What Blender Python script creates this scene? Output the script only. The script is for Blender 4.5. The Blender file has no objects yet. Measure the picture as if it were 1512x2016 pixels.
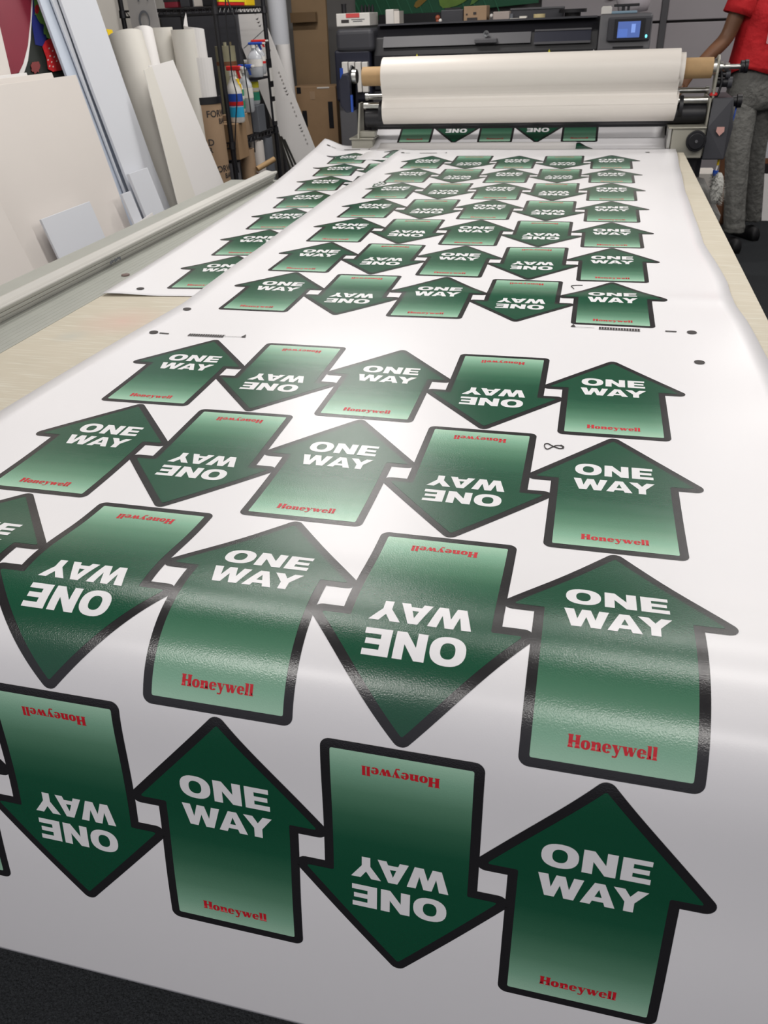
import bpy, bmesh, math, random
from mathutils import Vector, Matrix
random.seed(7)
SC = bpy.context.scene
COL = SC.collection
PI = math.pi

# ------------------------------------------------------------------ camera
F_PX = 1534.04
CAM = Vector((0.36382, -1.56531, 0.61649))
YAW, PITCH, ROLL = 0.26211, 0.56640, -0.04312
_f = Vector((-math.sin(YAW)*math.cos(PITCH), math.cos(YAW)*math.cos(PITCH), -math.sin(PITCH)))
_r = Vector((math.cos(YAW), math.sin(YAW), 0)); _u = _r.cross(_f)
RX = math.cos(ROLL)*_r + math.sin(ROLL)*_u
UX = -math.sin(ROLL)*_r + math.cos(ROLL)*_u
cd = bpy.data.cameras.new('camera'); cam = bpy.data.objects.new('camera', cd); COL.objects.link(cam)
M = Matrix((RX, UX, -_f)).transposed().to_4x4(); M.translation = CAM
cam.matrix_world = M
cd.sensor_fit = 'HORIZONTAL'; cd.sensor_width = 36; cd.lens = F_PX/1512*36
cd.clip_start = 0.02; cd.clip_end = 60
cd.dof.use_dof = True; cd.dof.focus_distance = 1.25; cd.dof.aperture_fstop = 18
SC.camera = cam

# ------------------------------------------------------------------ light and exposure
SC.view_settings.view_transform = 'Standard'; SC.view_settings.look = 'None'
SC.view_settings.gamma = 1; SC.view_settings.use_curve_mapping = False
SC.view_settings.exposure = 0.0
W = bpy.data.worlds.new('world'); SC.world = W; W.use_nodes = True
W.node_tree.nodes['Background'].inputs[0].default_value = (0.80, 0.80, 0.90, 1)
W.node_tree.nodes['Background'].inputs[1].default_value = 0.38
FLOOR = -0.78
CEIL = 1.90
def lamp(x, y, power, sx=1.2, sy=0.10, col=(1.0, 0.965, 0.93)):
    l = bpy.data.lights.new('ceiling_or_fill_lamp', 'AREA'); l.shape = 'RECTANGLE'; l.size = sx; l.size_y = sy
    l.energy = power; l.color = col
    o = bpy.data.objects.new('ceiling_or_fill_lamp', l); COL.objects.link(o); o.location = (x, y, CEIL-0.05)
lamp(-0.75, 0.05, 13.5); lamp(0.95, -0.15, 12)
lamp(-0.75, -2.55, 24); lamp(0.95, -2.70, 22)
lamp(-0.75, 1.35, 17); lamp(0.95, 1.35, 15)
lamp(-1.1, 3.1, 26, 0.9); lamp(1.9, 3.9, 22); lamp(2.5, 1.4, 28)  # last one is added fill for the right side; first placed for the rack

# ------------------------------------------------------------------ helpers
def ray(px, py):
    return ((px-756)/F_PX)*RX - ((py-1008)/F_PX)*UX + _f
def AY(px, py, Y):
    d = ray(px, py); return CAM + d*((Y-CAM.y)/d.y)
def AZ(px, py, Z):
    d = ray(px, py); return CAM + d*((Z-CAM.z)/d.z)
LB = 0.27
def LP(px, py, a, b=LB):          # a plane leaning to the left: x = a - b*(z above floor)
    d = ray(px, py)
    t = (a - b*(CAM.z-FLOOR) - CAM.x)/(d.x + b*d.z)
    return CAM + d*t

def tag(o, label=None, cat=None, group=None, kind=None):
    if label: o['label'] = label
    if cat: o['category'] = cat
    if group: o['group'] = group
    if kind: o['kind'] = kind
    return o
def empty(name, loc, label, cat, group=None):
    o = bpy.data.objects.new(name, None); COL.objects.link(o); o.location = loc
    o.empty_display_size = 0.1
    return tag(o, label, cat, group)

def mat(name, col, rough=0.5, metal=0.0, spec=0.5, noise=None, bump=None, emit=None, alpha=None, trans=None):
    m = bpy.data.materials.new(name); m.use_nodes = True
    nt = m.node_tree; b = nt.nodes['Principled BSDF']
    b.inputs['Base Color'].default_value = (*col, 1); b.inputs['Roughness'].default_value = rough
    b.inputs['Metallic'].default_value = metal; b.inputs['Specular IOR Level'].default_value = spec
    tc = nt.nodes.new('ShaderNodeTexCoord')
    if noise:
        sc, amt = noise
        n = nt.nodes.new('ShaderNodeTexNoise'); n.inputs['Scale'].default_value = sc; n.inputs['Detail'].default_value = 4
        nt.links.new(tc.outputs['Object'], n.inputs['Vector'])
        mx = nt.nodes.new('ShaderNodeMix'); mx.data_type = 'RGBA'
        mx.inputs[6].default_value = (*[c*(1-amt) for c in col], 1); mx.inputs[7].default_value = (*[min(1, c*(1+amt)) for c in col], 1)
        nt.links.new(n.outputs['Fac'], mx.inputs[0]); nt.links.new(mx.outputs[2], b.inputs['Base Color'])
    if bump:
        sc, st, dist = bump
        n = nt.nodes.new('ShaderNodeTexNoise'); n.inputs['Scale'].default_value = sc; n.inputs['Detail'].default_value = 3
        nt.links.new(tc.outputs['Object'], n.inputs['Vector'])
        bp = nt.nodes.new('ShaderNodeBump'); bp.inputs['Strength'].default_value = st; bp.inputs['Distance'].default_value = dist
        nt.links.new(n.outputs['Fac'], bp.inputs['Height']); nt.links.new(bp.outputs[0], b.inputs['Normal'])
    if emit:
        b.inputs['Emission Color'].default_value = (*emit[0], 1); b.inputs['Emission Strength'].default_value = emit[1]
    if trans: b.inputs['Transmission Weight'].default_value = trans
    if alpha is not None: b.inputs['Alpha'].default_value = alpha
    return m

class MB:
    def __init__(s): s.v = []; s.f = []; s.mi = []; s.att = None
    def quad(s, a, b, c, d, m=0):
        n = len(s.v); s.v += [Vector(a), Vector(b), Vector(c), Vector(d)]; s.f.append((n, n+1, n+2, n+3)); s.mi.append(m)
    def poly(s, pts, m=0):
        n = len(s.v); s.v += [Vector(p) for p in pts]; s.f.append(tuple(range(n, n+len(pts)))); s.mi.append(m)
    def box(s, x0, x1, y0, y1, z0, z1, m=0):
        n = len(s.v)
        s.v += [Vector((x, y, z)) for x in (x0, x1) for y in (y0, y1) for z in (z0, z1)]
        for f in ((0,1,3,2),(4,6,7,5),(0,4,5,1),(2,3,7,6),(0,2,6,4),(1,5,7,3)):
            s.f.append(tuple(n+i for i in f)); s.mi.append(m)
        return s
    def slab(s, pts, off, m=0):       # polygon pts thickened by vector off
        n = len(s.v); k = len(pts); off = Vector(off)
        s.v += [Vector(p) for p in pts] + [Vector(p)+off for p in pts]
        s.f.append(tuple(range(n, n+k))); s.mi.append(m)
        s.f.append(tuple(range(n+2*k-1, n+k-1, -1))); s.mi.append(m)
        for i in range(k):
            j = (i+1) % k; s.f.append((n+i, n+k+i, n+k+j, n+j)); s.mi.append(m)
        return s
    def cyl(s, p0, p1, r0, r1=None, n=20, m=0, caps=True):
        p0 = Vector(p0); p1 = Vector(p1); r1 = r0 if r1 is None else r1
        d = (p1-p0).normalized(); a = d.orthogonal().normalized(); b = d.cross(a); k = len(s.v)
        for i in range(n):
            t = 2*PI*i/n; e = math.cos(t)*a + math.sin(t)*b
            s.v += [p0+e*r0, p1+e*r1]
        for i in range(n):
            j = (i+1) % n; s.f.append((k+2*i, k+2*j, k+2*j+1, k+2*i+1)); s.mi.append(m)
        if caps:
            s.f.append(tuple(k+2*i for i in range(n))[::-1]); s.mi.append(m)
            s.f.append(tuple(k+2*i+1 for i in range(n))); s.mi.append(m)
        return s
    def pipe(s, p0, p1, r, th, n=28, m=0):      # open hollow tube with a wall
        p0 = Vector(p0); p1 = Vector(p1); d = (p1-p0).normalized(); a = d.orthogonal().normalized(); b = d.cross(a); k = len(s.v)
        for i in range(n):
            t = 2*PI*i/n; e = math.cos(t)*a + math.sin(t)*b
            s.v += [p0+e*r, p1+e*r, p1+e*(r-th), p0+e*(r-th)]
        for i in range(n):
            j = (i+1) % n
            for q in range(4):
                w = (q+1) % 4; s.f.append((k+4*i+q, k+4*j+q, k+4*j+w, k+4*i+w)); s.mi.append(m)
        return s
    def tube(s, pts, r, n=8, m=0):
        pts = [Vector(p) for p in pts]; k = len(s.v); prev = None
        for i, p in enumerate(pts):
            d = (pts[min(i+1, len(pts)-1)]-pts[max(i-1, 0)]).normalized()
            a = d.orthogonal().normalized() if prev is None else (prev - d*prev.dot(d)).normalized()
            prev = a; b = d.cross(a); rr = r[i] if isinstance(r, (list, tuple)) else r
            for q in range(n):
                t = 2*PI*q/n; s.v.append(p + (math.cos(t)*a+math.sin(t)*b)*rr)
        for i in range(len(pts)-1):
            for q in range(n):
                w = (q+1) % n; s.f.append((k+i*n+q, k+i*n+w, k+(i+1)*n+w, k+(i+1)*n+q)); s.mi.append(m)
        s.f.append(tuple(range(k+n-1, k-1, -1))); s.mi.append(m)
        e = k+(len(pts)-1)*n; s.f.append(tuple(range(e, e+n))); s.mi.append(m)
        return s
    def loft(s, rings, m=0, caps=True):         # rings: lists of equal length
        k = len(s.v); n = len(rings[0])
        for r in rings: s.v += [Vector(p) for p in r]
        for i in range(len(rings)-1):
            for q in range(n):
                w = (q+1) % n; s.f.append((k+i*n+q, k+i*n+w, k+(i+1)*n+w, k+(i+1)*n+q)); s.mi.append(m)
        if caps:
            s.f.append(tuple(range(k+n-1, k-1, -1))); s.mi.append(m)
            e = k+(len(rings)-1)*n; s.f.append(tuple(range(e, e+n))); s.mi.append(m)
        return s
    def ball(s, c, rx, ry, rz, n=16, m=0):
        c = Vector(c); rings = []
        for i in range(1, n//2):
            ph = PI*i/(n//2)
            rings.append([c+Vector((rx*math.sin(ph)*math.cos(2*PI*q/n), ry*math.sin(ph)*math.sin(2*PI*q/n), -rz*math.cos(ph))) for q in range(n)])
        return s.loft(rings, m)
def build(name, mb, mats, parent=None, smooth=False, bevel=0, seg=2):
    me = bpy.data.meshes.new(name); me.from_pydata([tuple(v) for v in mb.v], [], mb.f)
    for mm in (mats if isinstance(mats, (list, tuple)) else [mats]): me.materials.append(mm)
    for p, i in zip(me.polygons, mb.mi): p.material_index = i
    if smooth:
        for p in me.polygons: p.use_smooth = True
    bm = bmesh.new(); bm.from_mesh(me); bmesh.ops.recalc_face_normals(bm, faces=bm.faces); bm.to_mesh(me); bm.free()
    o = bpy.data.objects.new(name, me); COL.objects.link(o)
    if parent is not None:
        o.parent = parent; o.matrix_parent_inverse = Matrix.Translation(-abs_loc(parent))
    if smooth and smooth != 'all':
        try: me.set_sharp_from_angle(angle=math.radians(40))
        except Exception: pass
    if bevel:
        b = o.modifiers.new('bevel', 'BEVEL'); b.width = bevel; b.segments = seg; b.limit_method = 'ANGLE'; b.angle_limit = math.radians(40)
    return o
def abs_loc(o):
    l = Vector(o.location)
    return l
# parts are written in world coordinates; sub-parts hang from parts whose origin is the world origin

# ------------------------------------------------------------------ materials
m_vinyl = mat('white_vinyl', (0.80, 0.79, 0.81), 0.30, spec=0.45, bump=(620, 0.10, 0.0006))
m_black = mat('black_ink', (0.014, 0.013, 0.015), 0.24, spec=0.8, bump=(560, 0.26, 0.0010))
m_letter = mat('white_ink', (0.80, 0.79, 0.81), 0.30, spec=0.45, bump=(620, 0.10, 0.0006))
m_red = mat('red_ink', (0.55, 0.010, 0.022), 0.4)
m_green = bpy.data.materials.new('green_gradient_ink'); m_green.use_nodes = True
nt = m_green.node_tree; b = nt.nodes['Principled BSDF']; b.inputs['Roughness'].default_value = 0.24; b.inputs['Specular IOR Level'].default_value = 0.8
at = nt.nodes.new('ShaderNodeAttribute'); at.attribute_name = 'design_v'
rp = nt.nodes.new('ShaderNodeValToRGB'); nt.links.new(at.outputs['Fac'], rp.inputs[0]); nt.links.new(rp.outputs[0], b.inputs['Base Color'])
e = rp.color_ramp.elements
e[0].position = 0.44; e[0].color = (0.0035, 0.072, 0.034, 1)
e[1].position = 1.0; e[1].color = (0.37, 0.61, 0.45, 1)
for ps, c in ((0.58, (0.008, 0.085, 0.042, 1)), (0.70, (0.036, 0.140, 0.078, 1)), (0.82, (0.105, 0.255, 0.160, 1)), (0.92, (0.22, 0.43, 0.30, 1))):
    q = rp.color_ramp.elements.new(ps); q.color = c
tc = nt.nodes.new('ShaderNodeTexCoord'); n_ = nt.nodes.new('ShaderNodeTexNoise'); n_.inputs['Scale'].default_value = 560; n_.inputs['Detail'].default_value = 3
bp = nt.nodes.new('ShaderNodeBump'); bp.inputs['Strength'].default_value = 0.26; bp.inputs['Distance'].default_value = 0.0010
nt.links.new(tc.outputs['Object'], n_.inputs['Vector']); nt.links.new(n_.outputs['Fac'], bp.inputs['Height']); nt.links.new(bp.outputs[0], b.inputs['Normal'])

m_carpet = mat('dark_carpet', (0.036, 0.039, 0.043), 0.95, spec=0.1, noise=(260, 0.9), bump=(230, 0.8, 0.006))
m_wall = mat('painted_wall', (0.30, 0.29, 0.285), 0.85, noise=(3, 0.06))
m_wall_warm = mat('warm_grey_wall', (0.42, 0.40, 0.37), 0.85, noise=(2, 0.08))
m_ceiling = mat('ceiling_tile', (0.70, 0.69, 0.67), 0.9, noise=(6, 0.05))
m_doorp = mat('grey_door_panel', (0.46, 0.43, 0.455), 0.55, noise=(4, 0.05))
m_dkgrey = mat('dark_grey_plastic', (0.045, 0.046, 0.055), 0.5, noise=(8, 0.1))
m_mdgrey = mat('mid_grey_plastic', (0.11, 0.11, 0.12), 0.5)
m_blackp = mat('black_plastic', (0.008, 0.008, 0.011), 0.45)
m_navy = mat('blue_black_plastic', (0.012, 0.014, 0.03), 0.5)
m_steel = mat('brushed_steel', (0.55, 0.55, 0.52), 0.28, metal=1.0)
m_alu = mat('aluminium', (0.62, 0.63, 0.60), 0.38, metal=0.85, noise=(5, 0.06))
m_alu_dull = mat('dull_grooved_metal', (0.40, 0.41, 0.375), 0.5, metal=0.25, noise=(10, 0.06))
m_beige = mat('beige_machine_paint', (0.34, 0.33, 0.28), 0.4, metal=0.2)
m_liner = mat('white_release_liner', (0.74, 0.695, 0.645), 0.42, spec=0.4)
m_core = mat('cardboard_core', (0.42, 0.27, 0.13), 0.7, noise=(30, 0.12))
m_card = mat('brown_cardboard', (0.33, 0.21, 0.115), 0.8, noise=(14, 0.12))
m_card_dk = mat('dark_cardboard', (0.27, 0.18, 0.10), 0.85, noise=(6, 0.14))
m_kraft = mat('kraft_cardboard', (0.37, 0.25, 0.155), 0.8, noise=(20, 0.08))
m_boardw = mat('warm_white_board', (0.70, 0.655, 0.62), 0.65, noise=(2, 0.03))
m_boardc = mat('cool_white_board', (0.66, 0.68, 0.73), 0.55)
m_boardb = mat('shade_tinted_foam', (0.56, 0.62, 0.72), 0.6)  # white foam with its bluish shade put into the colour
m_paper = mat('white_paper', (0.76, 0.74, 0.73), 0.6)
m_cream = mat('cream_paper_roll', (0.72, 0.695, 0.64), 0.55)
m_yellow = mat('yellow_plastic', (0.80, 0.55, 0.01), 0.5)
m_redp = mat('red_plastic', (0.60, 0.02, 0.02), 0.4)
m_orange = mat('warning_yellow', (0.75, 0.70, 0.03), 0.5)
m_white = mat('white_plastic', (0.72, 0.70, 0.67), 0.45)
m_blue = mat('blue_plastic', (0.02, 0.08, 0.42), 0.4)
m_cyan = mat('cyan_liquid', (0.03, 0.40, 0.70), 0.25)
m_teal = mat('green_label', (0.02, 0.28, 0.16), 0.5)
m_clear = mat('clear_plastic', (0.72, 0.75, 0.80), 0.15, trans=0.4)
m_ink = mat('dark_marking', (0.035, 0.03, 0.03), 0.6)
m_greym = mat('grey_marking', (0.12, 0.13, 0.15), 0.6)
m_skin = mat('brown_skin', (0.20, 0.092, 0.048), 0.5, noise=(40, 0.12))
m_tee = mat('red_cotton', (0.55, 0.008, 0.014), 0.8, noise=(9, 0.15), bump=(14, 0.5, 0.02))
m_jeans = mat('grey_denim', (0.15, 0.15, 0.14), 0.85, noise=(22, 0.45), bump=(26, 0.7, 0.02))
m_shoe = mat('black_shoe', (0.006, 0.006, 0.008), 0.6)
m_hair = mat('dark_hair', (0.01, 0.008, 0.007), 0.6)
m_wood = mat('brown_wood', (0.20, 0.075, 0.03), 0.6, noise=(8, 0.2))
m_bgreen = mat('green_banner', (0.012, 0.12, 0.055), 0.6, noise=(3, 0.2))
m_leaf = mat('light_green_print', (0.20, 0.36, 0.06), 0.6, noise=(12, 0.35))
m_maroon = mat('maroon_print', (0.22, 0.015, 0.035), 0.5, noise=(4, 0.2))
m_berry = mat('strawberry_print', (0.55, 0.02, 0.025), 0.5, noise=(90, 0.5))
m_bluep = mat('deep_blue_print', (0.02, 0.03, 0.20), 0.5)
m_dark = mat('near_black_print', (0.005, 0.009, 0.006), 0.7, noise=(20, 0.6))
m_leafp = mat('leaf_print', (0.13, 0.30, 0.06), 0.6, noise=(30, 0.6))

# ------------------------------------------------------------------ the setting
def struct(name, mb, m, **k):
    o = build(name, mb, m, **k); o['kind'] = 'structure'; return o
struct('floor', MB().box(-2.6, 4.2, -3.2, 5.9, FLOOR-0.05, FLOOR), m_carpet)
struct('ceiling', MB().box(-2.6, 4.2, -3.2, 5.9, CEIL, CEIL+0.05), m_ceiling)
struct('wall_left', MB().box(-2.60, -2.50, -3.2, 5.9, FLOOR, CEIL), m_wall_warm)
struct('wall_right', MB().box(4.2, 4.3, -3.2, 5.9, FLOOR, CEIL), m_wall)
struct('wall_back', MB().box(-2.6, 4.2, 5.9, 6.0, FLOOR, CEIL), m_wall)
# big sectional door that fills the right part of the back wall
dm = MB()
zs = [FLOOR, -0.23, 0.5, 1.23, CEIL]
xj = AY(1300, 60, 5.84).x
for i in range(4):
    for (a, c) in ((-0.16, 0.46), (0.47, xj-0.012), (xj+0.035, 2.1), (2.11, 4.1)):
        dm.box(a, c, 5.82, 5.88, zs[i]+0.008, zs[i+1]-0.008)
struct('door_1', dm, m_doorp, bevel=0.006)
struct('trim_1', MB().box(xj-0.012, xj+0.035, 5.805, 5.86, FLOOR, CEIL), m_mdgrey, bevel=0.004)
p = AY(1201, 10, 5.8); struct('trim_2', MB().box(p.x-0.02, p.x+0.022, 5.79, 5.82, 0.66, CEIL), m_wood)

# ------------------------------------------------------------------ work table
TAB = empty('work_table', (-0.1, 1.0, FLOOR), 'long flat cutting table with a worn beige mat top under the printed sheets', 'table')
TZ = -0.0022
m_mat = mat('beige_cutting_mat', (0.56, 0.51, 0.405), 0.6)
nt = m_mat.node_tree; b = nt.nodes['Principled BSDF']; tc = nt.nodes['Texture Coordinate']
def mixc(a, bcol, fac):
    mx = nt.nodes.new('ShaderNodeMix'); mx.data_type = 'RGBA'; nt.links.new(a, mx.inputs[6]); mx.inputs[7].default_value = (*bcol, 1)
    nt.links.new(fac, mx.inputs[0]); return mx.outputs[2]
def mathn(op, a, v=None):
    q = nt.nodes.new('ShaderNodeMath'); q.operation = op; q.use_clamp = True; nt.links.new(a, q.inputs[0])
    if v is not None:
        if isinstance(v, (int, float)): q.inputs[1].default_value = v
        else: nt.links.new(v, q.inputs[1])
    return q.outputs[0]
nb = nt.nodes.new('ShaderNodeTexNoise'); nb.inputs['Scale'].default_value = 7; nb.inputs['Detail'].default_value = 6; nt.links.new(tc.outputs['Object'], nb.inputs['Vector'])
base = nt.nodes.new('ShaderNodeRGB'); base.outputs[0].default_value = (0.56, 0.51, 0.415, 1)
c1 = mixc(base.outputs[0], (0.47, 0.43, 0.34), mathn('MULTIPLY', nb.outputs['Fac'], 0.9))
mp = nt.nodes.new('ShaderNodeMapping'); nt.links.new(tc.outputs['Object'], mp.inputs[0]); mp.inputs['Scale'].default_value = (3, 40, 1); mp.inputs['Rotation'].default_value = (0, 0, 0.5)
ns = nt.nodes.new('ShaderNodeTexNoise'); ns.inputs['Scale'].default_value = 3; nt.links.new(mp.outputs[0], ns.inputs['Vector'])
c2 = mixc(c1, (0.62, 0.60, 0.52), mathn('MULTIPLY', mathn('SUBTRACT', ns.outputs['Fac'], 0.5), 3.0))
def stain(cin, x, y, rad, col, st):
    vm = nt.nodes.new('ShaderNodeVectorMath'); vm.operation = 'DISTANCE'; nt.links.new(tc.outputs['Object'], vm.inputs[0]); vm.inputs[1].default_value = (x, y, TZ)
    d = mathn('MULTIPLY', vm.outputs['Value'], 1/rad); q = nt.nodes.new('ShaderNodeMath'); q.operation = 'SUBTRACT'; q.use_clamp = True
    q.inputs[0].default_value = 1; nt.links.new(d, q.inputs[1])
    return mixc(cin, col, mathn('MULTIPLY', mathn('MULTIPLY', q.outputs[0], nb.outputs['Fac']), st))
c3 = stain(c2, -0.745, 0.12, 0.12, (0.58, 0.40, 0.34), 1.3)
c3 = stain(c3, -0.81, 0.0, 0.05, (0.45, 0.45, 0.40), 1.6)
c3 = stain(c3, -0.86, -0.28, 0.06, (0.45, 0.42, 0.36), 1.6)
nt.links.new(c3, b.inputs['Base Color'])
o = build('mat_top', MB().box(-0.915, 0.785, -0.93, 2.84, -0.020, TZ), m_mat, TAB, bevel=0.002)
ms = MB().box(-1.036, -0.9155, -0.93, 2.84, -0.020, TZ-0.0003)
for i in range(6): ms.box(-1.022+i*0.017, -1.014+i*0.017, -0.93, 2.84, TZ-0.001, TZ+0.0001)
build('grooved_strip', ms, m_alu_dull, TAB)
build('side_shelf', MB().box(-1.275, -1.0365, -0.93, 2.05, -0.020, -0.001), m_alu_dull, TAB, bevel=0.002)
build('frame_rail', MB().box(0.70, 0.75, -0.88, 2.80, -0.10, -0.021), m_alu, TAB)
build('frame_rail', MB().box(-1.20, -1.15, -0.88, 2.0, -0.10, -0.021), m_alu, TAB)
build('cross_beam', MB().box(-1.15, 0.70, -0.85, -0.80, -0.10, -0.021), m_alu, TAB)
build('cross_beam', MB().box(-1.15, 0.70, 1.0, 1.05, -0.10, -0.021), m_alu, TAB)
for x in (-1.17, 0.66):
    for y in (-0.82, 1.02, 2.0): build('leg', MB().box(x-0.03, x+0.03, y-0.03, y+0.03, FLOOR, -0.10), m_alu, TAB, bevel=0.004)
so = AZ(247, 541, 0)
sm = MB(); sm.cyl((so.x, so.y, TZ-0.0005), (so.x, so.y, 0.0012), 0.012, n=20); build('slot_plug', sm, mat('dull_brown_plug', (0.16, 0.11, 0.10), 0.6), TAB)
# the straight-edge rail on the table
prof = [(-1.052, 0), (-1.052, 0.004), (-1.048, 0.005), (-1.044, 0.013), (-1.046, 0.0135), (-1.045, 0.015), (-1.042, 0.016), (-1.037, 0.026), (-1.039, 0.0265), (-1.038, 0.028), (-1.035, 0.029), (-1.029, 0.037), (-1.028, 0.040), (-1.029, 0.0425),
        (-1.033, 0.0435), (-1.045, 0.0415), (-1.055, 0.0415), (-1.066, 0.044), (-1.076, 0.0465), (-1.085, 0.045), (-1.091, 0.040), (-1.094, 0.030), (-1.096, 0.0)]
rl = MB(); rl.slab([(x, -0.95, z) for x, z in prof], (0, 2.96, 0))
RAIL = empty('cutter_rail', (-1.065, 0.5, 0), 'grooved aluminium guide rail running along the left edge of the table', 'rail')
build('extrusion', rl, mat('satin_aluminium', (0.56, 0.55, 0.52), 0.45, metal=0.25, noise=(5, 0.05)), RAIL)
e0 = MB(); e0.slab([(x+0.0*x, 2.0105, z*0.98) for x, z in prof], (0, 0.004, 0)); build('end_cap', e0, m_steel, RAIL)
sx = MB()
for k in range(7):
    sx.box(-1.0305, -1.0285, 0.56+k*0.009, 0.565+k*0.009, 0.012+0.002*(k % 3), 0.020+0.002*(k % 2))
build('scuff_marks', sx, m_greym, RAIL)

# ------------------------------------------------------------------ sheet geometry
PU = 0.22
RA, RB, RH, RL_, RDN, RR, RVB = 0.5389, 0.3729, 0.6145, 1.4773, 0.0122, 1.5956, -2.5547
TH_N = [2.2, 3.0, 3.3, 3.6, 3.8, 4.0, 4.2, 4.4, 4.6, 4.8, 5.0, 5.3, 5.7, 6.2, 7.6]
TH_V = [0, -0.057, -0.081, -0.158, -0.109, 0.053, 0.325, 0.683, 1.057, 1.34, 1.45, 1.434, 1.365, 1.41, 1.42]
def sstep(a, b, x):
    t = max(0, min(1, (x-a)/(b-a))); return t*t*(3-2*t)
def theta(v):
    v /= PU
    if v <= TH_N[0]: return 0
    for i in range(1, len(TH_N)):
        if v <= TH_N[i]:
            t = (v-TH_N[i-1])/(TH_N[i]-TH_N[i-1])
            # smooth (Catmull-Rom) angle
            p1, p2 = TH_V[i-1], TH_V[i]
            p0 = TH_V[max(i-2, 0)]; p3 = TH_V[min(i+1, len(TH_V)-1)]
            h = TH_N[i]-TH_N[i-1]
            m1 = (p2-p0)/(TH_N[i]-TH_N[max(i-2, 0)])*h; m2 = (p3-p1)/(TH_N[min(i+1, len(TH_N)-1)]-TH_N[i-1])*h
            return (2*t**3-3*t**2+1)*p1+(t**3-2*t**2+t)*m1+(-2*t**3+3*t**2)*p2+(t**3-t**2)*m2
    return TH_V[-1]
S0 = TH_N[0]*PU; DS = 0.005; PRO = [(-S0, 0.0, 0.0)]
for i in range(260):
    th = theta(S0+(i+0.5)*DS); y, z, _ = PRO[-1]
    PRO.append((y-math.cos(th)*DS, z-math.sin(th)*DS, theta(S0+(i+1)*DS)))
def wave(x, y):
    w = 0.0012*math.sin(7*x+1.3*y)*math.sin(5.1*y+2*x) + 0.0009*math.sin(11*y-3*x)
    w += 0.0035*math.exp(-((y-0.43-0.02*x)/0.035)**2)*(0.55+0.45*math.tanh(3*x))
    w += 0.004*sstep(0.60, 0.74, x)*math.sin(6.5*y)**2
    w += 0.006*sstep(-0.56, -0.68, x)
    w *= sstep(-0.65, -0.2, y)
    return w
def main_S(u, s, off=0.0):
    if s <= S0:
        y = -s; z = 0; th = 0
    else:
        q = min((s-S0)/DS, len(PRO)-1.001); i = int(q); t = q-i
        y = PRO[i][0]*(1-t)+PRO[i+1][0]*t; z = PRO[i][1]*(1-t)+PRO[i+1][1]*t; th = PRO[i][2]*(1-t)+PRO[i+1][2]*t
    z += 0.0022 + wave(u, -s) + 0.007*sstep(2.45, 2.75, -s)
    return Vector((u, y-math.sin(th)*off, z+math.cos(th)*off))
def frange(a, b, d):
    n = max(1, round((b-a)/d)); return [a+(b-a)*i/n for i in range(n+1)]
MAIN_S = frange(-2.895, 0.48, 0.025)[:-1] + [0.48+0.005*i for i in range(0, int(round((7.078*PU-0.48)/0.005))+1)]
def interp(x, xs, ys):
    if x <= xs[0]: return ys[0]
    for i in range(1, len(xs)):
        if x <= xs[i]:
            t = (x-xs[i-1])/(xs[i]-xs[i-1]); return ys[i-1]*(1-t)+ys[i]*t
    return ys[-1]
def sheet_mesh(S, svals, lo, hi, nu, th):
    mb = MB(); rows = []
    us_frac = [i/nu for i in range(nu+1)]
    for s in svals:
        l, h = lo(s), hi(s)
        rows.append([(l+(h-l)*t, s) for t in us_frac])
    top = [[S(u, s, 0) for u, s in r] for r in rows]; bot = [[S(u, s, -th) for u, s in r] for r in rows]
    n = nu+1; base = 0
    for r in top+bot: mb.v += r
    R = len(rows)
    for i in range(R-1):
        for j in range(nu):
            a = i*n+j; mb.f.append((a, a+n, a+n+1, a+1)); mb.mi.append(0)
            a += R*n; mb.f.append((a, a+1, a+n+1, a+n)); mb.mi.append(0)
        a = i*n; c = a+R*n; mb.f.append((a, c, c+n, a+n)); mb.mi.append(0)
        a = i*n+nu; c = a+R*n; mb.f.append((a, a+n, c+n, c)); mb.mi.append(0)
    for j in range(nu):
        a = j; c = a+R*n; mb.f.append((a, a+1, c+1, c)); mb.mi.append(0)
        a = (R-1)*n+j; c = a+R*n; mb.f.append((a, c, c+1, a+1)); mb.mi.append(0)
    return mb

# --- arrow design (units of one column pitch, origin at the inner tip, v grows towards the tail)
INNER = [(0, 0), (RA, RH), (RB, RH), (RB, RL_), (-RB, RL_), (-RB, RH), (-RA, RH)]
def rounded(poly, r, n=3):
    out = []; k = len(poly)
    for i in range(k):
        p = Vector(poly[i]); a = (Vector(poly[i-1])-p).normalized(); c = (Vector(poly[(i+1) % k])-p).normalized()
        cr = a.x*c.y-a.y*c.x
        ang = a.angle(c); d = r/math.tan(ang/2)
        if d > 0.06: d = 0.06
        s = p+a*d; e = p+c*d
        for q in range(n+1):
            t = q/n; out.append(tuple((1-t)**2*s+2*t*(1-t)*p+t*t*e))
    return out
def offset_round(poly, w, n=7):
    out = []; k = len(poly)
    area = sum(poly[i][0]*poly[(i+1) % k][1]-poly[(i+1) % k][0]*poly[i][1] for i in range(k)); sg = 1 if area > 0 else -1
    for i in range(k):
        p = Vector(poly[i]); d1 = (p-Vector(poly[i-1])).normalized(); d2 = (Vector(poly[(i+1) % k])-p).normalized()
        n1 = Vector((d1.y, -d1.x))*sg; n2 = Vector((d2.y, -d2.x))*sg
        if (d1.x*d2.y-d1.y*d2.x)*sg > 0:
            a1 = math.atan2(n1.y, n1.x); a2 = math.atan2(n2.y, n2.x); da = (a2-a1+PI) % (2*PI)-PI
            for q in range(n+1):
                t = a1+da*q/n; out.append((p.x+w*math.cos(t), p.y+w*math.sin(t)))
        else:
            m = (n1+n2).normalized(); out.append(tuple(p+m*(w/m.dot(n1))))
    return out
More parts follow.
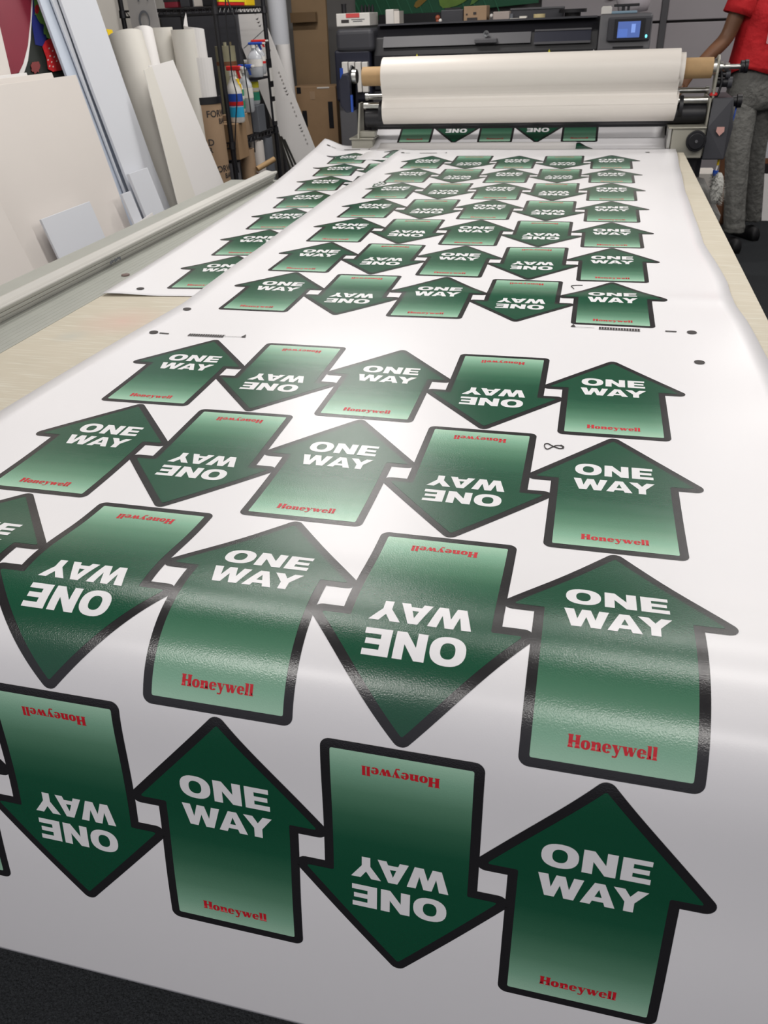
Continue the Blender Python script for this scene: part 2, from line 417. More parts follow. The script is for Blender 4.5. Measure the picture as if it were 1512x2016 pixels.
BORDER = offset_round(INNER, 0.052)
GREEN = rounded(INNER, 0.012)
def ring(cx, cy, rx, ry, ix, iy, a0=0, a1=360, n=28, pw=2.35):
    P = []
    def se(t, a, b_):
        c, s = math.cos(t), math.sin(t)
        return (cx+a*math.copysign(abs(c)**(2/pw), c), cy+b_*math.copysign(abs(s)**(2/pw), s))
    k = max(4, int(n*abs(a1-a0)/360))
    for i in range(k):
        t0 = math.radians(a0+(a1-a0)*i/k); t1 = math.radians(a0+(a1-a0)*(i+1)/k)
        P.append([se(t0, rx, ry), se(t1, rx, ry), se(t1, ix, iy), se(t0, ix, iy)])
    return P
def rect(x0, y0, x1, y1): return [(x0, y0), (x1, y0), (x1, y1), (x0, y1)]
def G_O(): return 1.16, ring(0.58, 0.5, 0.58, 0.525, 0.24, 0.29)
def G_N(): return 1.03, [[(0, 0), (0, 1), (0.33, 1), (0.71, 0.46), (0.71, 1), (1.03, 1), (1.03, 0), (0.70, 0), (0.32, 0.54), (0.32, 0)]]
def G_E(): return 0.90, [[(0, 0), (0, 1), (0.88, 1), (0.88, 0.785), (0.34, 0.785), (0.34, 0.60), (0.83, 0.60), (0.83, 0.395), (0.34, 0.395), (0.34, 0.225), (0.90, 0.225), (0.90, 0)]]
def G_W(): return 1.62, [[(0, 1), (0.36, 1), (0.49, 0.42), (0.65, 1), (0.97, 1), (1.14, 0.42), (1.27, 1), (1.62, 1), (1.33, 0), (0.98, 0), (0.81, 0.56), (0.64, 0), (0.29, 0)]]
def G_A(): return 1.22, [[(0, 0), (0.35, 0), (0.411, 0.17), (0.484, 0.37), (0.61, 0.72), (0.61, 1), (0.43, 1)], [(1.22, 0), (0.79, 1), (0.61, 1), (0.61, 0.72), (0.736, 0.37), (0.809, 0.17), (0.87, 0)],
                         [(0.411, 0.17), (0.809, 0.17), (0.736, 0.37), (0.484, 0.37)]]
def G_Y(): return 1.20, [[(0, 1), (0.39, 1), (0.60, 0.68), (0.82, 1), (1.20, 1), (0.77, 0.42), (0.77, 0), (0.43, 0), (0.43, 0.42)]]
def line_of(glyphs, gap, width, vtop, cap):
    # returns polygons in design coordinates, centred on u = 0; y up in the glyph is -v
    x = 0; P = []
    for i, (g, kern) in enumerate(glyphs):
        w, ps = g; x += kern
        for p in ps: P.append([(px+x, py) for px, py in p])
        x += w+gap
    tot = x-gap; sx = width/tot
    return [[((px-tot/2)*sx, vtop+cap*(1-py)) for px, py in p] for p in P]
ONE = line_of([(G_O(), 0), (G_N(), 0), (G_E(), 0.02)], 0.12, 0.535, 0.387, 0.157)
WAY = line_of([(G_W(), 0), (G_A(), -0.09), (G_Y(), -0.17)], 0.03, 0.545, 0.600, 0.150)
# red slab-like lettering
XH = 0.68
def g_H(): return 1.00, [[(0, 0), (0, 0.10), (0.05, 0.10), (0.05, 0.90), (0, 0.90), (0, 1), (0.43, 1), (0.43, 0.90), (0.38, 0.90), (0.38, 0.57), (0.62, 0.57), (0.62, 0.90), (0.57, 0.90), (0.57, 1), (1, 1), (1, 0.90), (0.95, 0.90), (0.95, 0.10), (1, 0.10), (1, 0), (0.57, 0), (0.57, 0.10), (0.62, 0.10), (0.62, 0.43), (0.38, 0.43), (0.38, 0.10), (0.43, 0.10), (0.43, 0)]]
def g_o(): return 0.76, ring(0.38, XH/2, 0.38, XH/2+0.02, 0.085, XH/2-0.10, n=20)
def g_n(): return 0.84, [[(0, 0), (0, 0.09), (0.06, 0.09), (0.06, XH-0.10), (0, XH-0.10), (0, XH), (0.34, XH), (0.34, XH-0.09), (0.46, XH), (0.62, XH+0.01), (0.74, XH-0.06), (0.78, 0.50), (0.78, 0.09), (0.84, 0.09), (0.84, 0), (0.44, 0), (0.44, 0.09), (0.49, 0.09), (0.49, 0.46), (0.44, 0.53), (0.36, 0.46), (0.36, 0.09), (0.41, 0.09), (0.41, 0)]]
def g_e(): return 0.72, ring(0.37, XH/2, 0.37, XH/2+0.02, 0.085, XH/2-0.08, 12, 325, n=20) + [[(0.285, XH/2-0.03), (0.72, XH/2-0.03), (0.725, XH/2+0.055), (0.285, XH/2+0.055)]]
def g_y(): return 0.78, [[(0, XH), (0, XH-0.08), (0.05, XH-0.08), (0.36, 0), (0.32, -0.14), (0.28, -0.18), (0.06, -0.14), (0.06, -0.29), (0.34, -0.29), (0.44, -0.2), (0.68, XH-0.08), (0.78, XH-0.08), (0.78, XH), (0.54, XH), (0.54, XH-0.08), (0.60, XH-0.08), (0.51, 0.28), (0.39, XH-0.08), (0.44, XH-0.08), (0.44, XH)]]
def g_w(): return 1.14, [[(0, XH), (0, XH-0.08), (0.05, XH-0.08), (0.26, 0), (0.46, 0), (0.56, 0.33), (0.66, 0), (0.86, 0), (1.07, XH-0.08), (1.14, XH-0.08), (1.14, XH), (0.92, XH), (0.92, XH-0.08), (0.98, XH-0.08), (0.87, 0.26), (0.78, XH), (0.46, XH), (0.50, 0.50), (0.44, 0.26), (0.36, XH-0.08), (0.40, XH-0.08), (0.40, XH)]]
def g_l(): return 0.38, [[(0, 0), (0, 0.09), (0.05, 0.09), (0.05, 0.91), (0, 0.91), (0, 1), (0.34, 1), (0.34, 0.09), (0.38, 0.09), (0.38, 0)]]
HON = line_of([(g_H(), 0), (g_o(), 0), (g_n(), 0), (g_e(), 0), (g_y(), 0), (g_w(), -0.03), (g_e(), -0.02), (g_l(), 0), (g_l(), 0)], 0.045, 0.405, 1.335, 0.062)

def tri_mesh(polys_mats):
    """list of (triangle, material index) in design coordinates"""
    from mathutils.geometry import tessellate_polygon
    T = []
    for poly, mi in polys_mats:
        pts = [Vector((p[0], p[1], 0)) for p in poly]
        for t in tessellate_polygon([pts]): T.append(([tuple(poly[i]) for i in t], mi))
    return T
BM_ARROW = tri_mesh([(BORDER, 0), (GREEN, 1)])
BM_LET = tri_mesh([(p, 0) for p in ONE+WAY])
BM_BR = tri_mesh([(p, 0) for p in HON])
def split_at(polys, ax, c):
    out = []
    for P, dv, mi in polys:
        lo_ = min(p[ax] for p in P); hi_ = max(p[ax] for p in P)
        if hi_ <= c+1e-7 or lo_ >= c-1e-7: out.append((P, dv, mi)); continue
        A, DA, B, DB = [], [], [], []
        for i in range(len(P)):
            p, q, dp_, dq = P[i], P[(i+1) % len(P)], dv[i], dv[(i+1) % len(P)]
            if p[ax] <= c: A.append(p); DA.append(dp_)
            if p[ax] >= c: B.append(p); DB.append(dp_)
            if (p[ax]-c)*(q[ax]-c) < 0:
                t = (c-p[ax])/(q[ax]-p[ax]); r = [p[0]+(q[0]-p[0])*t, p[1]+(q[1]-p[1])*t]; r[ax] = c; d = dp_+(dq-dp_)*t
                A.append(tuple(r)); DA.append(d); B.append(tuple(r)); DB.append(d)
        if len(A) > 2: out.append((A, DA, mi))
        if len(B) > 2: out.append((B, DB, mi))
    return out
def place_decal(name, tris, mats, S, cx, cs, flip, scuts, ucuts, lift, parent, smin=None, smax=None):
    sg = -1 if flip else 1
    polys = [([(cx+sg*x*PU, cs+sg*y*PU) for x, y in P], [y/RL_ for x, y in P], mi) for P, mi in tris]
    ys = [p[1] for P, _, _ in polys for p in P]; xs = [p[0] for P, _, _ in polys for p in P]
    y0, y1, x0, x1 = min(ys), max(ys), min(xs), max(xs)
    for lim in (smin, smax):
        if lim is not None: polys = split_at(polys, 1, lim)
    if smin is not None: polys = [q for q in polys if sum(p[1] for p in q[0])/len(q[0]) > smin]
    if smax is not None: polys = [q for q in polys if sum(p[1] for p in q[0])/len(q[0]) < smax]
    if not polys: return None
    for c in scuts:
        if y0+1e-5 < c < y1-1e-5: polys = split_at(polys, 1, c)
    for c in ucuts:
        if x0+1e-5 < c < x1-1e-5: polys = split_at(polys, 0, c)
    V, DV, Fs, MI, key = [], [], [], [], {}
    for P, dv, mi in polys:
        f_ = []
        for p, d in zip(P, dv):
            k = (round(p[0]*2e5), round(p[1]*2e5), mi)
            if k not in key: key[k] = len(V); V.append(tuple(S(p[0], p[1], lift+mi*0.00018))); DV.append(d)
            if not f_ or f_[-1] != key[k]: f_.append(key[k])
        if len(f_) > 1 and f_[0] == f_[-1]: f_.pop()
        if len(set(f_)) == len(f_) and len(f_) > 2:
            ar = sum(P[i][0]*P[(i+1) % len(P)][1]-P[(i+1) % len(P)][0]*P[i][1] for i in range(len(P)))
            Fs.append(tuple(f_) if ar < 0 else tuple(f_[::-1])); MI.append(mi)
    me = bpy.data.meshes.new(name); me.from_pydata(V, [], Fs)
    at_ = me.attributes.new('design_v', 'FLOAT', 'POINT'); at_.data.foreach_set('value', DV)
    for m in mats: me.materials.append(m)
    for p, i in zip(me.polygons, MI): p.material_index = i; p.use_smooth = True
    o = bpy.data.objects.new(name, me); COL.objects.link(o)
    if parent is not None:
        o.parent = parent; o.matrix_parent_inverse = Matrix.Translation(-abs_loc(parent))
    return o
def arrow(S, cx, s_tip, down, scuts, ucuts, parent):
    # s_tip: where the up-arrow's inner tip is in this row
    cs = s_tip if not down else s_tip+(RDN+RL_)*PU
    a = place_decal('printed_arrow', BM_ARROW, [m_black, m_green], S, cx, cs, down, scuts, ucuts, 0.0004, parent)
    a['label'] = 'black edged green arrow pointing ' + ('back towards the near end' if down else 'away towards the far machine')
    place_decal('lettering', BM_LET, [m_letter], S, cx, cs, down, scuts, ucuts, 0.00085, a)
    place_decal('brand_name', BM_BR, [m_red], S, cx, cs, down, scuts, ucuts, 0.00085, a)
UC = [i*0.04 for i in range(-24, 24)]
def marks(S, scuts, parent, items):
    for kind, x, s in items:
        P = []
        if kind == 'dot': nm = 'register_dot'; P.append([(x+0.0105*math.cos(2*PI*i/20), s+0.0105*math.sin(2*PI*i/20)) for i in range(20)])
        if kind == 'dash': nm = 'register_dash'; P.append(rect(x-0.012, s-0.0026, x+0.012, s+0.0026))
        if kind == 'bars':
            nm = 'bar_marks'
            for k in range(15): P.append(rect(x-0.045+k*0.006, s-0.0055, x-0.045+k*0.006+0.0042, s+0.0055))
            P.append(rect(x-0.045, s-0.0075, x+0.045, s-0.0055)); P.append(rect(x-0.045, s+0.0055, x+0.045, s+0.0075))
        if kind == 'ptr_r': nm = 'pointer_mark'; P.append(rect(x-0.035, s-0.0006, x+0.010, s+0.0006)); P.append([(x+0.006, s+0.0006), (x+0.018, s+0.0006), (x+0.012, s-0.018)])
        if kind == 'ptr_l': nm = 'pointer_mark'; P.append(rect(x-0.010, s-0.0006, x+0.035, s+0.0006)); P.append([(x-0.018, s+0.0006), (x-0.006, s+0.0006), (x-0.012, s-0.018)])
        T = tri_mesh([([(q[0]/PU, q[1]/PU) for q in p], 0) for p in P])
        place_decal(nm, T, [m_ink], S, 0, 0, False, scuts, UC, 0.0016, parent)

# ------------------------------------------------------------------ main sheet
def lo_main(s): return interp(-s, [-1.4, -0.42, 0.257, 1.6, 2.4, 2.9], [-0.700, -0.696, -0.640, -0.668, -0.655, -0.646])
def hi_main(s): return interp(-s, [-1.4, 0.0, 0.30, 0.43, 0.60, 1.02, 1.81, 2.84, 2.9], [0.745, 0.748, 0.733, 0.722, 0.728, 0.708, 0.716, 0.747, 0.750])
SHEET = empty('printed_sheet', (0, 1.0, 0), 'large white vinyl sheet of green arrow prints, on top, draping over the near table edge', 'printed sheet')
o = build('vinyl', sheet_mesh(main_S, MAIN_S, lo_main, hi_main, 36, 0.0003), m_vinyl, SHEET, smooth='all')
for row in range(4):
    for col in range(1, 6): arrow(main_S, (col-3)*PU, row*RR*PU, col % 2 == 0, MAIN_S, UC, SHEET)
for row in range(1, 8):
    for col in range(1, 6): arrow(main_S, (col-3)*PU, (RVB-(7-row)*RR)*PU, col % 2 == 0, MAIN_S, UC, SHEET)
marks(main_S, MAIN_S, SHEET, [('dot', -0.61, -0.034), ('dash', -0.583, -0.034), ('bars', -0.475, -0.034), ('ptr_r', -0.395, -0.034), ('dot', -0.609, -0.210),
    ('dot', 0.609, -0.208), ('dash', 0.565, -0.208), ('bars', 0.455, -0.205), ('ptr_l', 0.365, -0.205), ('dot', 0.610, -0.035),
    ('dot', -0.61, -2.755), ('dash', -0.583, -2.755), ('bars', -0.475, -2.755), ('ptr_r', -0.395, -2.755), ('dot', 0.61, -2.755)])
# pen scribbles
def scribble(px_pts, parent, r=0.0009):
    pts = []
    for a, c in px_pts:
        q = AZ(a, c, 0.0022); pts.append(main_S(q.x, -q.y, 0.0012))
    sm = []
    for i in range(len(pts)-1):
        p0 = pts[max(i-1, 0)]; p1 = pts[i]; p2 = pts[i+1]; p3 = pts[min(i+2, len(pts)-1)]
        for k in range(4):
            t = k/4; sm.append(0.5*((2*p1)+(-p0+p2)*t+(2*p0-5*p1+4*p2-p3)*t*t+(-p0+3*p1-3*p2+p3)*t**3))
    sm.append(pts[-1])
    build('pen_squiggle', MB().tube(sm, r, 5), m_ink, parent)
scribble([(1109, 884), (1106, 879), (1096, 878), (1087, 881), (1078, 885), (1073, 882), (1072, 876), (1078, 874), (1086, 878), (1095, 882), (1104, 884), (1110, 881), (1104, 877)], SHEET)
scribble([(1147, 562), (1135, 562), (1125, 563), (1127, 566), (1130, 569)], SHEET, 0.0012)

# ------------------------------------------------------------------ lower-left sheet
AL = math.radians(5.3)
PIV = Vector((-0.697, 0.725))
s7 = RVB*PU
def left_S(u, s, off=0.0):
    # local frame: u across, s towards the near end; local col-1 row-7 tip is at the pivot
    du = u-(-2*PU); dy = -(s-s7)
    x = PIV.x+du*math.cos(AL)-dy*math.sin(AL); y = PIV.y+du*math.sin(AL)+dy*math.cos(AL)
    bend = 0.018*math.sin(max(0, min(1, (y-0.3)/2.7))*PI); x += bend
    edge = sstep(-0.52, -0.66, u)
    z = 0.0004 + 0.0006*off + edge*(0.006+0.035*sstep(1.6, 3.1, y)) + 0.010*sstep(2.75, 3.05, y)*sstep(-0.2, -0.45, u)
    return Vector((x, y, z+off))
LS = frange(-2.895, 0.0, 0.03)
LS = [s7-2.33+i*(2.73/100) for i in range(101)]
SHL = empty('printed_sheet', (-0.8, 1.7, 0), 'partly hidden white sheet of green arrow prints lying underneath, towards the rail', 'printed sheet')
build('vinyl', sheet_mesh(left_S, LS, lambda s: interp(-s, [0.16, 0.4, 1.0, 2.0, 2.9], [-0.690, -0.680, -0.672, -0.655, -0.645]), lambda s: -0.05, 24, 0.0003), m_vinyl, SHL, smooth='all')
for row in range(1, 8):
    for col in (1, 2): arrow(left_S, (col-3)*PU, (RVB-(7-row)*RR)*PU, col % 2 == 0, LS, UC, SHL)
marks(left_S, LS, SHL, [('dot', -0.60, s7+0.352), ('dot', -0.60, s7-2.20), ('dash', -0.573, s7-2.20), ('bars', -0.47, s7-2.20), ('ptr_r', -0.39, s7-2.20)])

# ------------------------------------------------------------------ sheet coming out of the laminator
EP = [(3.20, 0.118), (3.14, 0.092), (3.07, 0.057), (3.00, 0.026), (2.96, 0.012), (2.92, 0.0050), (2.88, 0.003), (2.80, 0.0026), (2.60, 0.0024)]
ES = [0.0]
for i in range(1, len(EP)): ES.append(ES[-1]+math.hypot(EP[i][0]-EP[i-1][0], EP[i][1]-EP[i-1][1]))
def exit_S(u, s, off=0.0):
    y = interp(s, ES, [p[0] for p in EP]); z = interp(s, ES, [p[1] for p in EP])
    y2 = interp(s+0.004, ES, [p[0] for p in EP]); z2 = interp(s+0.004, ES, [p[1] for p in EP])
    t = Vector((y2-y, z2-z)); t = t.normalized() if t.length > 1e-6 else Vector((-1, 0))
    n = Vector((t.y, -t.x))
    if n.y < 0: n = -n
    return Vector((u, y+n.x*off, z+n.y*off))
EC = frange(0, ES[-1], 0.008)
SHX = empty('printed_sheet', (-0.05, 3.0, 0), 'white sheet of green arrow prints feeding out from under the laminator rollers', 'printed sheet')
build('vinyl', sheet_mesh(exit_S, EC, lambda s: -0.832, lambda s: 0.70, 20, 0.0003), m_vinyl, SHX, smooth='all')
s_bot = ES[3]
for col in range(1, 6):
    cx = -0.606+(col-1)*PU
    for r in (0, 1):
        st = s_bot-0.012-(RL_)*PU+r*RR*PU
        down = col % 2 == 0
        cs = st if not down else st+(RDN+RL_)*PU
        lim = (0.006, ES[-1]-0.004)      # only what has left the machine
        a = place_decal('printed_arrow', BM_ARROW, [m_black, m_green], exit_S, cx, cs, down, EC, UC, 0.0005, SHX, *lim)
        if a is None: continue
        for nm, tr, mm in (('lettering', BM_LET, m_letter), ('brand_name', BM_BR, m_red)):
            place_decal(nm, tr, [mm], exit_S, cx, cs, down, EC, UC, 0.0010, a, *lim)
# narrow offcut strip lying over it
def strip_S(u, s, off=0.0):
    q = exit_S(u, s, 0.002+off); return q
build_o = build('paper_offcut', sheet_mesh(strip_S, frange(ES[3]-0.002, ES[6]-0.02, 0.008), lambda s: -0.79, lambda s: 0.262, 16, 0.0004), m_paper, None, smooth='all')
tag(build_o, 'narrow blank white paper strip across the sheet emerging from the laminator', 'paper')

# ------------------------------------------------------------------ laminator
LAM = empty('laminator', (0, 3.05, FLOOR), 'wide roll laminator with beige and black end housings behind the printed sheets', 'laminator')
def ext(prof, x0, x1):            # closed yz profile extruded along x
    mb = MB(); mb.slab([(x0, y, z) for y, z in prof], (x1-x0, 0, 0)); return mb
build('upper_roller', MB().cyl((-0.86, 2.992, 0.152), (0.87, 2.992, 0.152), 0.043, n=36), m_blackp, LAM, smooth=True)
build('lower_roller', MB().cyl((-0.88, 3.215, 0.072), (0.86, 3.215, 0.072), 0.040, n=32), m_blackp, LAM, smooth=True)
build('nip_gap_shade', MB().box(-0.845, 0.86, 3.03, 3.06, 0.092, 0.122), m_blackp, LAM)  # black bar standing in for the shadowed gap under the liner
build('chrome_bar', MB().cyl((-0.865, 3.06, 0.250), (0.862, 3.06, 0.250), 0.0135, n=20), m_steel, LAM, smooth=True)
build('chrome_bar', MB().cyl((-0.87, 2.985, 0.212), (0.872, 2.985, 0.212), 0.017, n=20), m_steel, LAM, smooth=True)
for x0, x1 in ((0.741, 0.758), (-0.780, -0.764)):
    build('collar', MB().cyl((x0, 2.985, 0.182), (x1, 2.985, 0.182), 0.053, n=28), m_blackp, LAM, smooth=True)
for x in (0.862, -0.878):
    build('bar_cap', MB().cyl((x, 3.06, 0.250), (x+0.016, 3.06, 0.250), 0.018, n=16), m_steel, LAM, smooth=True)
# deck and end housings
build('front_plate', MB().box(-0.905, -0.812, 2.965, 3.02, 0.061, 0.090), m_beige, LAM, bevel=0.003)
build('front_plate', MB().box(0.703, 0.721, 2.90, 3.02, -0.03, 0.097), m_steel, LAM, bevel=0.003)
build('angled_plate', MB().slab([(-0.905, 2.94, 0.055), (-0.905, 3.06, 0.055), (-0.905, 3.06, 0.225), (-0.905, 3.00, 0.225)], (0.010, 0, 0)), m_beige, LAM, bevel=0.002)
build('housing', MB().box(0.722, 0.872, 2.88, 3.25, -0.035, 0.098).box(0.700, 0.878, 2.872, 3.25, 0.098, 0.106), m_beige, LAM, bevel=0.005)
build('housing', MB().box(-0.945, -0.825, 2.96, 3.25, -0.045, 0.050).box(-0.955, -0.815, 2.95, 3.25, 0.050, 0.060), m_beige, LAM, bevel=0.005)
q = AY(1370, 277, 2.878)
dk = build('hand_wheel', MB().cyl((q.x, 2.880, q.z), (q.x, 2.862, q.z), 0.047, n=32).cyl((q.x, 2.862, q.z), (q.x, 2.852, q.z), 0.036, n=32), m_blackp, LAM, smooth=True, bevel=0.002)
build('screw', MB().cyl((q.x, 2.8518, q.z), (q.x, 2.848, q.z), 0.007, n=12), m_mdgrey, dk, smooth=True)
cb = build('end_cabinet', MB().slab([(0.880, 2.90, -0.045), (0.985, 2.90, -0.045), (1.000, 2.90, 0.100), (0.985, 2.94, 0.225), (0.890, 2.94, 0.225), (0.885, 2.90, 0.100)], (0, 0.30, 0)), m_dkgrey, LAM, bevel=0.006)
q = AY(1418, 257, 2.899); pg = [(q.x-0.017, 2.8985, q.z+0.016), (q.x+0.017, 2.8985, q.z+0.016), (q.x+0.019, 2.8985, q.z-0.004), (q.x, 2.8985, q.z-0.024), (q.x-0.019, 2.8985, q.z-0.004)]
build('warning_label', MB().slab(pg, (0, 0.002, 0)), mat('pale_red_label', (0.65, 0.36, 0.32), 0.5), LAM)
build('side_plate', MB().box(0.874, 0.882, 2.92, 3.20, -0.03, 0.225), m_beige, LAM)
# supply arms on both sides
for sx_ in (1, -1):
    x = 0.886 if sx_ > 0 else -0.925
    am = build('supply_arm', MB().slab([(x, 2.955, 0.205), (x, 3.015, 0.205), (x, 3.045, 0.33), (x, 3.03, 0.395), (x, 2.985, 0.405), (x, 2.955, 0.385), (x, 2.945, 0.33)], (0.011*sx_, 0, 0)), m_beige if sx_ > 0 else m_blackp, LAM, bevel=0.003)
    build('chuck', MB().cyl((x-0.022*sx_, 2.99, 0.352), (x, 2.99, 0.352), 0.034, 0.036, n=24), m_steel, am, smooth=True)
bb = build('motor_box', MB().slab([(-0.985, 2.92, 0.22), (-0.985, 2.92, 0.33), (-0.965, 2.92, 0.37), (-0.935, 2.92, 0.37), (-0.925, 2.92, 0.33), (-0.925, 2.92, 0.19), (-0.955, 2.92, 0.185)], (0, 0.16, 0)), m_navy, LAM, bevel=0.008)
build('blue_strip', MB().box(-0.924, -0.914, 2.915, 2.93, 0.19, 0.27), m_blue, LAM)
build('tension_shaft', MB().cyl((0.897, 2.99, 0.352), (1.02, 2.99, 0.352), 0.011, n=16).cyl((0.90, 2.99, 0.352), (0.915, 2.99, 0.352), 0.024, n=16).cyl((0.925, 2.99, 0.352), (0.945, 2.99, 0.352), 0.018, n=12), m_steel, LAM, smooth=True)
build('knurled_knob', MB().cyl((0.995, 2.99, 0.352), (1.010, 2.99, 0.352), 0.026, n=16).cyl((1.013, 2.99, 0.352), (1.028, 2.99, 0.352), 0.029, n=16), m_blackp, LAM, smooth=True)
for px, py, w, r in ((1413, 147, 0.05, 0.013), (1410, 163, 0.065, 0.019)):
    q = AY(px, py, 3.0); k = build('guide_stub', MB().cyl((q.x, 3.0, q.z), (q.x+w, 3.0, q.z), r, n=16), m_blackp, LAM, smooth=True)
    build('stub_cap', MB().cyl((q.x+w-0.014, 3.0, q.z), (q.x+w+0.006, 3.0, q.z), r+0.006, n=16), m_dkgrey, k, smooth=True)
q = AY(1405, 186, 2.97); build('stop_button', MB().ball((q.x, 2.97, q.z), 0.019, 0.019, 0.011), m_redp, LAM, smooth='all')
build('button_base', MB().cyl((q.x, 2.97, 0.222), (q.x, 2.97, q.z), 0.016, n=16), m_blackp, LAM)
build('knurled_knob', MB().cyl((0.985, 3.0, 0.205), (1.005, 3.0, 0.205), 0.024, n=16).cyl((1.008, 3.0, 0.205), (1.030, 3.0, 0.205), 0.030, n=16), m_blackp, LAM, smooth=True)
build('blue_cable', MB().tube([(1.012, 3.0, 0.19), (1.008, 2.99, 0.14), (0.996, 2.98, 0.08), (0.990, 2.99, 0.02)], 0.004), m_blue, LAM, smooth='all')
build('hanging_chain', MB().tube([(0.912, 2.975, 0.335), (0.922, 2.97, 0.29), (0.914, 2.97, 0.24), (0.905, 2.965, 0.222)], 0.006, 6), m_blackp, LAM, smooth='all')
build('foot_switch_box', MB().box(0.74, 0.86, 2.92, 3.05, -0.115, -0.036), m_blackp, LAM, bevel=0.005)
for x in (-0.90, 0.83): build('stand_leg', MB().box(x, x+0.07, 3.06, 3.16, FLOOR, -0.036), m_dkgrey, LAM, bevel=0.004)
build('stand_beam', MB().box(-0.83, 0.83, 3.09, 3.13, -0.62, -0.56), m_dkgrey, LAM)
build('rear_deck', MB().box(-0.86, 0.86, 3.27, 3.40, 0.02, 0.06), m_dkgrey, LAM)

# the supply roll on its cardboard core, and the liner going down around the roller
ROLL_ = empty('liner_roll', (0, 2.99, 0.345), 'fat white roll of laminate on a brown cardboard core across the top of the laminator', 'roll')
def jag(x0, x1, y, z, r):
    return MB().cyl((x0, y, z), (x1, y, z), r, n=64)
build('wound_film', jag(-0.755, 0.715, 2.99, 0.348, 0.088), m_liner, ROLL_, smooth=True)
build('inner_wrap', jag(0.714, 0.740, 2.99, 0.345, 0.073), m_liner, ROLL_, smooth=True)
build('core_tube', MB().pipe((-0.868, 2.99, 0.350), (0.870, 2.99, 0.350), 0.045, 0.008, n=40), m_core, ROLL_, smooth=True)
lw = MB()
# front-facing wrap: from the top, round the front, to the bottom
prof = [(2.985+0.067*math.cos(math.radians(60+a)), 0.187+0.067*math.sin(math.radians(60+a))) for a in range(0, 231, 6)]
inner = [(2.985+0.0655*math.cos(math.radians(60+a)), 0.187+0.0655*math.sin(math.radians(60+a))) for a in range(0, 231, 6)]
n = len(prof)
for i in range(n-1):
    t0 = i/(n-1); t1 = (i+1)/(n-1)
    xr0 = 0.738-0.018*t0; xr1 = 0.738-0.018*t1
    (y0, z0), (y1, z1) = prof[i], prof[i+1]; (a0, b0), (a1, b1) = inner[i], inner[i+1]
    lw.quad((-0.758, y0, z0), (xr0, y0, z0), (xr1, y1, z1), (-0.758, y1, z1))
    lw.quad((-0.758, a0, b0), (-0.758, a1, b1), (xr1, a1, b1), (xr0, a0, b0))
    lw.quad((xr0, y0, z0), (xr0, a0, b0), (xr1, a1, b1), (xr1, y1, z1)); lw.quad((-0.758, y0, z0), (-0.758, y1, z1), (-0.758, a1, b1), (-0.758, a0, b0))
o = build('liner_web', lw, m_liner, ROLL_, smooth=True)
sw = [(2.9115, 0.312), (2.922, 0.292), (2.934, 0.274), (2.941, 0.261), (2.942, 0.252), (2.938, 0.243), (2.929, 0.230), (2.9195, 0.205)]
lw2 = MB()
for i in range(len(sw)-1):
    for d_, fl in ((0, 0), (0.0012, 1)):
        q4 = [(-0.757, sw[i][0]+d_, sw[i][1]), (0.722, sw[i][0]+d_, sw[i][1]), (0.722, sw[i+1][0]+d_, sw[i+1][1]), (-0.757, sw[i+1][0]+d_, sw[i+1][1])]
        lw2.quad(*(q4[::-1] if fl else q4))
build('film_bridge', lw2, m_liner, ROLL_, smooth='all')

# ------------------------------------------------------------------ feather duster hanging from the laminator
DU = empty('duster', (0.935, 2.93, -0.2), 'fluffy white and grey duster with yellow handle hanging beside the table end', 'duster')
q0 = AY(1417, 306, 2.93); q1 = AY(1413, 325, 2.93); q2 = AY(1409, 338, 2.93); q3 = AY(1412, 404, 2.93)
build('handle', MB().cyl(q0, q1, 0.006, n=10).cyl(q1+Vector((0, 0, 0.002)), q2, 0.0035, n=8, m=1), [m_yellow, m_white], DU, smooth=True)
build('collar', MB().cyl(q2+Vector((0, 0, 0.006)), q2+Vector((-0.004, 0, -0.018)), 0.014, 0.010, n=12), m_blue, DU, smooth=True)
fz = MB(); rnd = random.Random(3)
fz.ball((q2+q3)/2, 0.032, 0.026, (q2.z-q3.z)/2, m=0)
for i in range(900):
    t = rnd.random(); c = q2.lerp(q3, 0.04+t*0.92); ang = rnd.random()*2*PI; rr = 0.042*math.sin(PI*min(1, max(0.12, 0.1+t*0.82)))**0.5
    d = Vector((math.cos(ang)*rr, math.sin(ang)*rr*0.8, -0.012+0.02*rnd.random())); s = Vector((-math.sin(ang), math.cos(ang), 0))*0.0035
    b0 = c+d*0.4; k = len(fz.v); fz.v += [b0-s, b0+s, c+d*(0.95+0.25*rnd.random())]; fz.f.append((k, k+1, k+2)); fz.mi.append(0 if ang < 1.3 or ang > 5.2 or rnd.random() < 0.2 else 1)
build('fluffy_head', fz, [mat('white_fluff', (0.62, 0.62, 0.58), 0.9), mat('grey_fluff', (0.28, 0.28, 0.27), 0.9)], DU)

# ------------------------------------------------------------------ helpers for things seen at a known distance
def bpx(Y, x0, y0, x1, y1, dep, mb=None, m=0):
    a = AY(x0, (y0+y1)/2, Y).x; c = AY(x1, (y0+y1)/2, Y).x
    t = AY((x0+x1)/2, y0, Y).z; bt = AY((x0+x1)/2, y1, Y).z
    mb = mb or MB(); return mb.box(a, c, Y, Y+dep, bt, t, m)

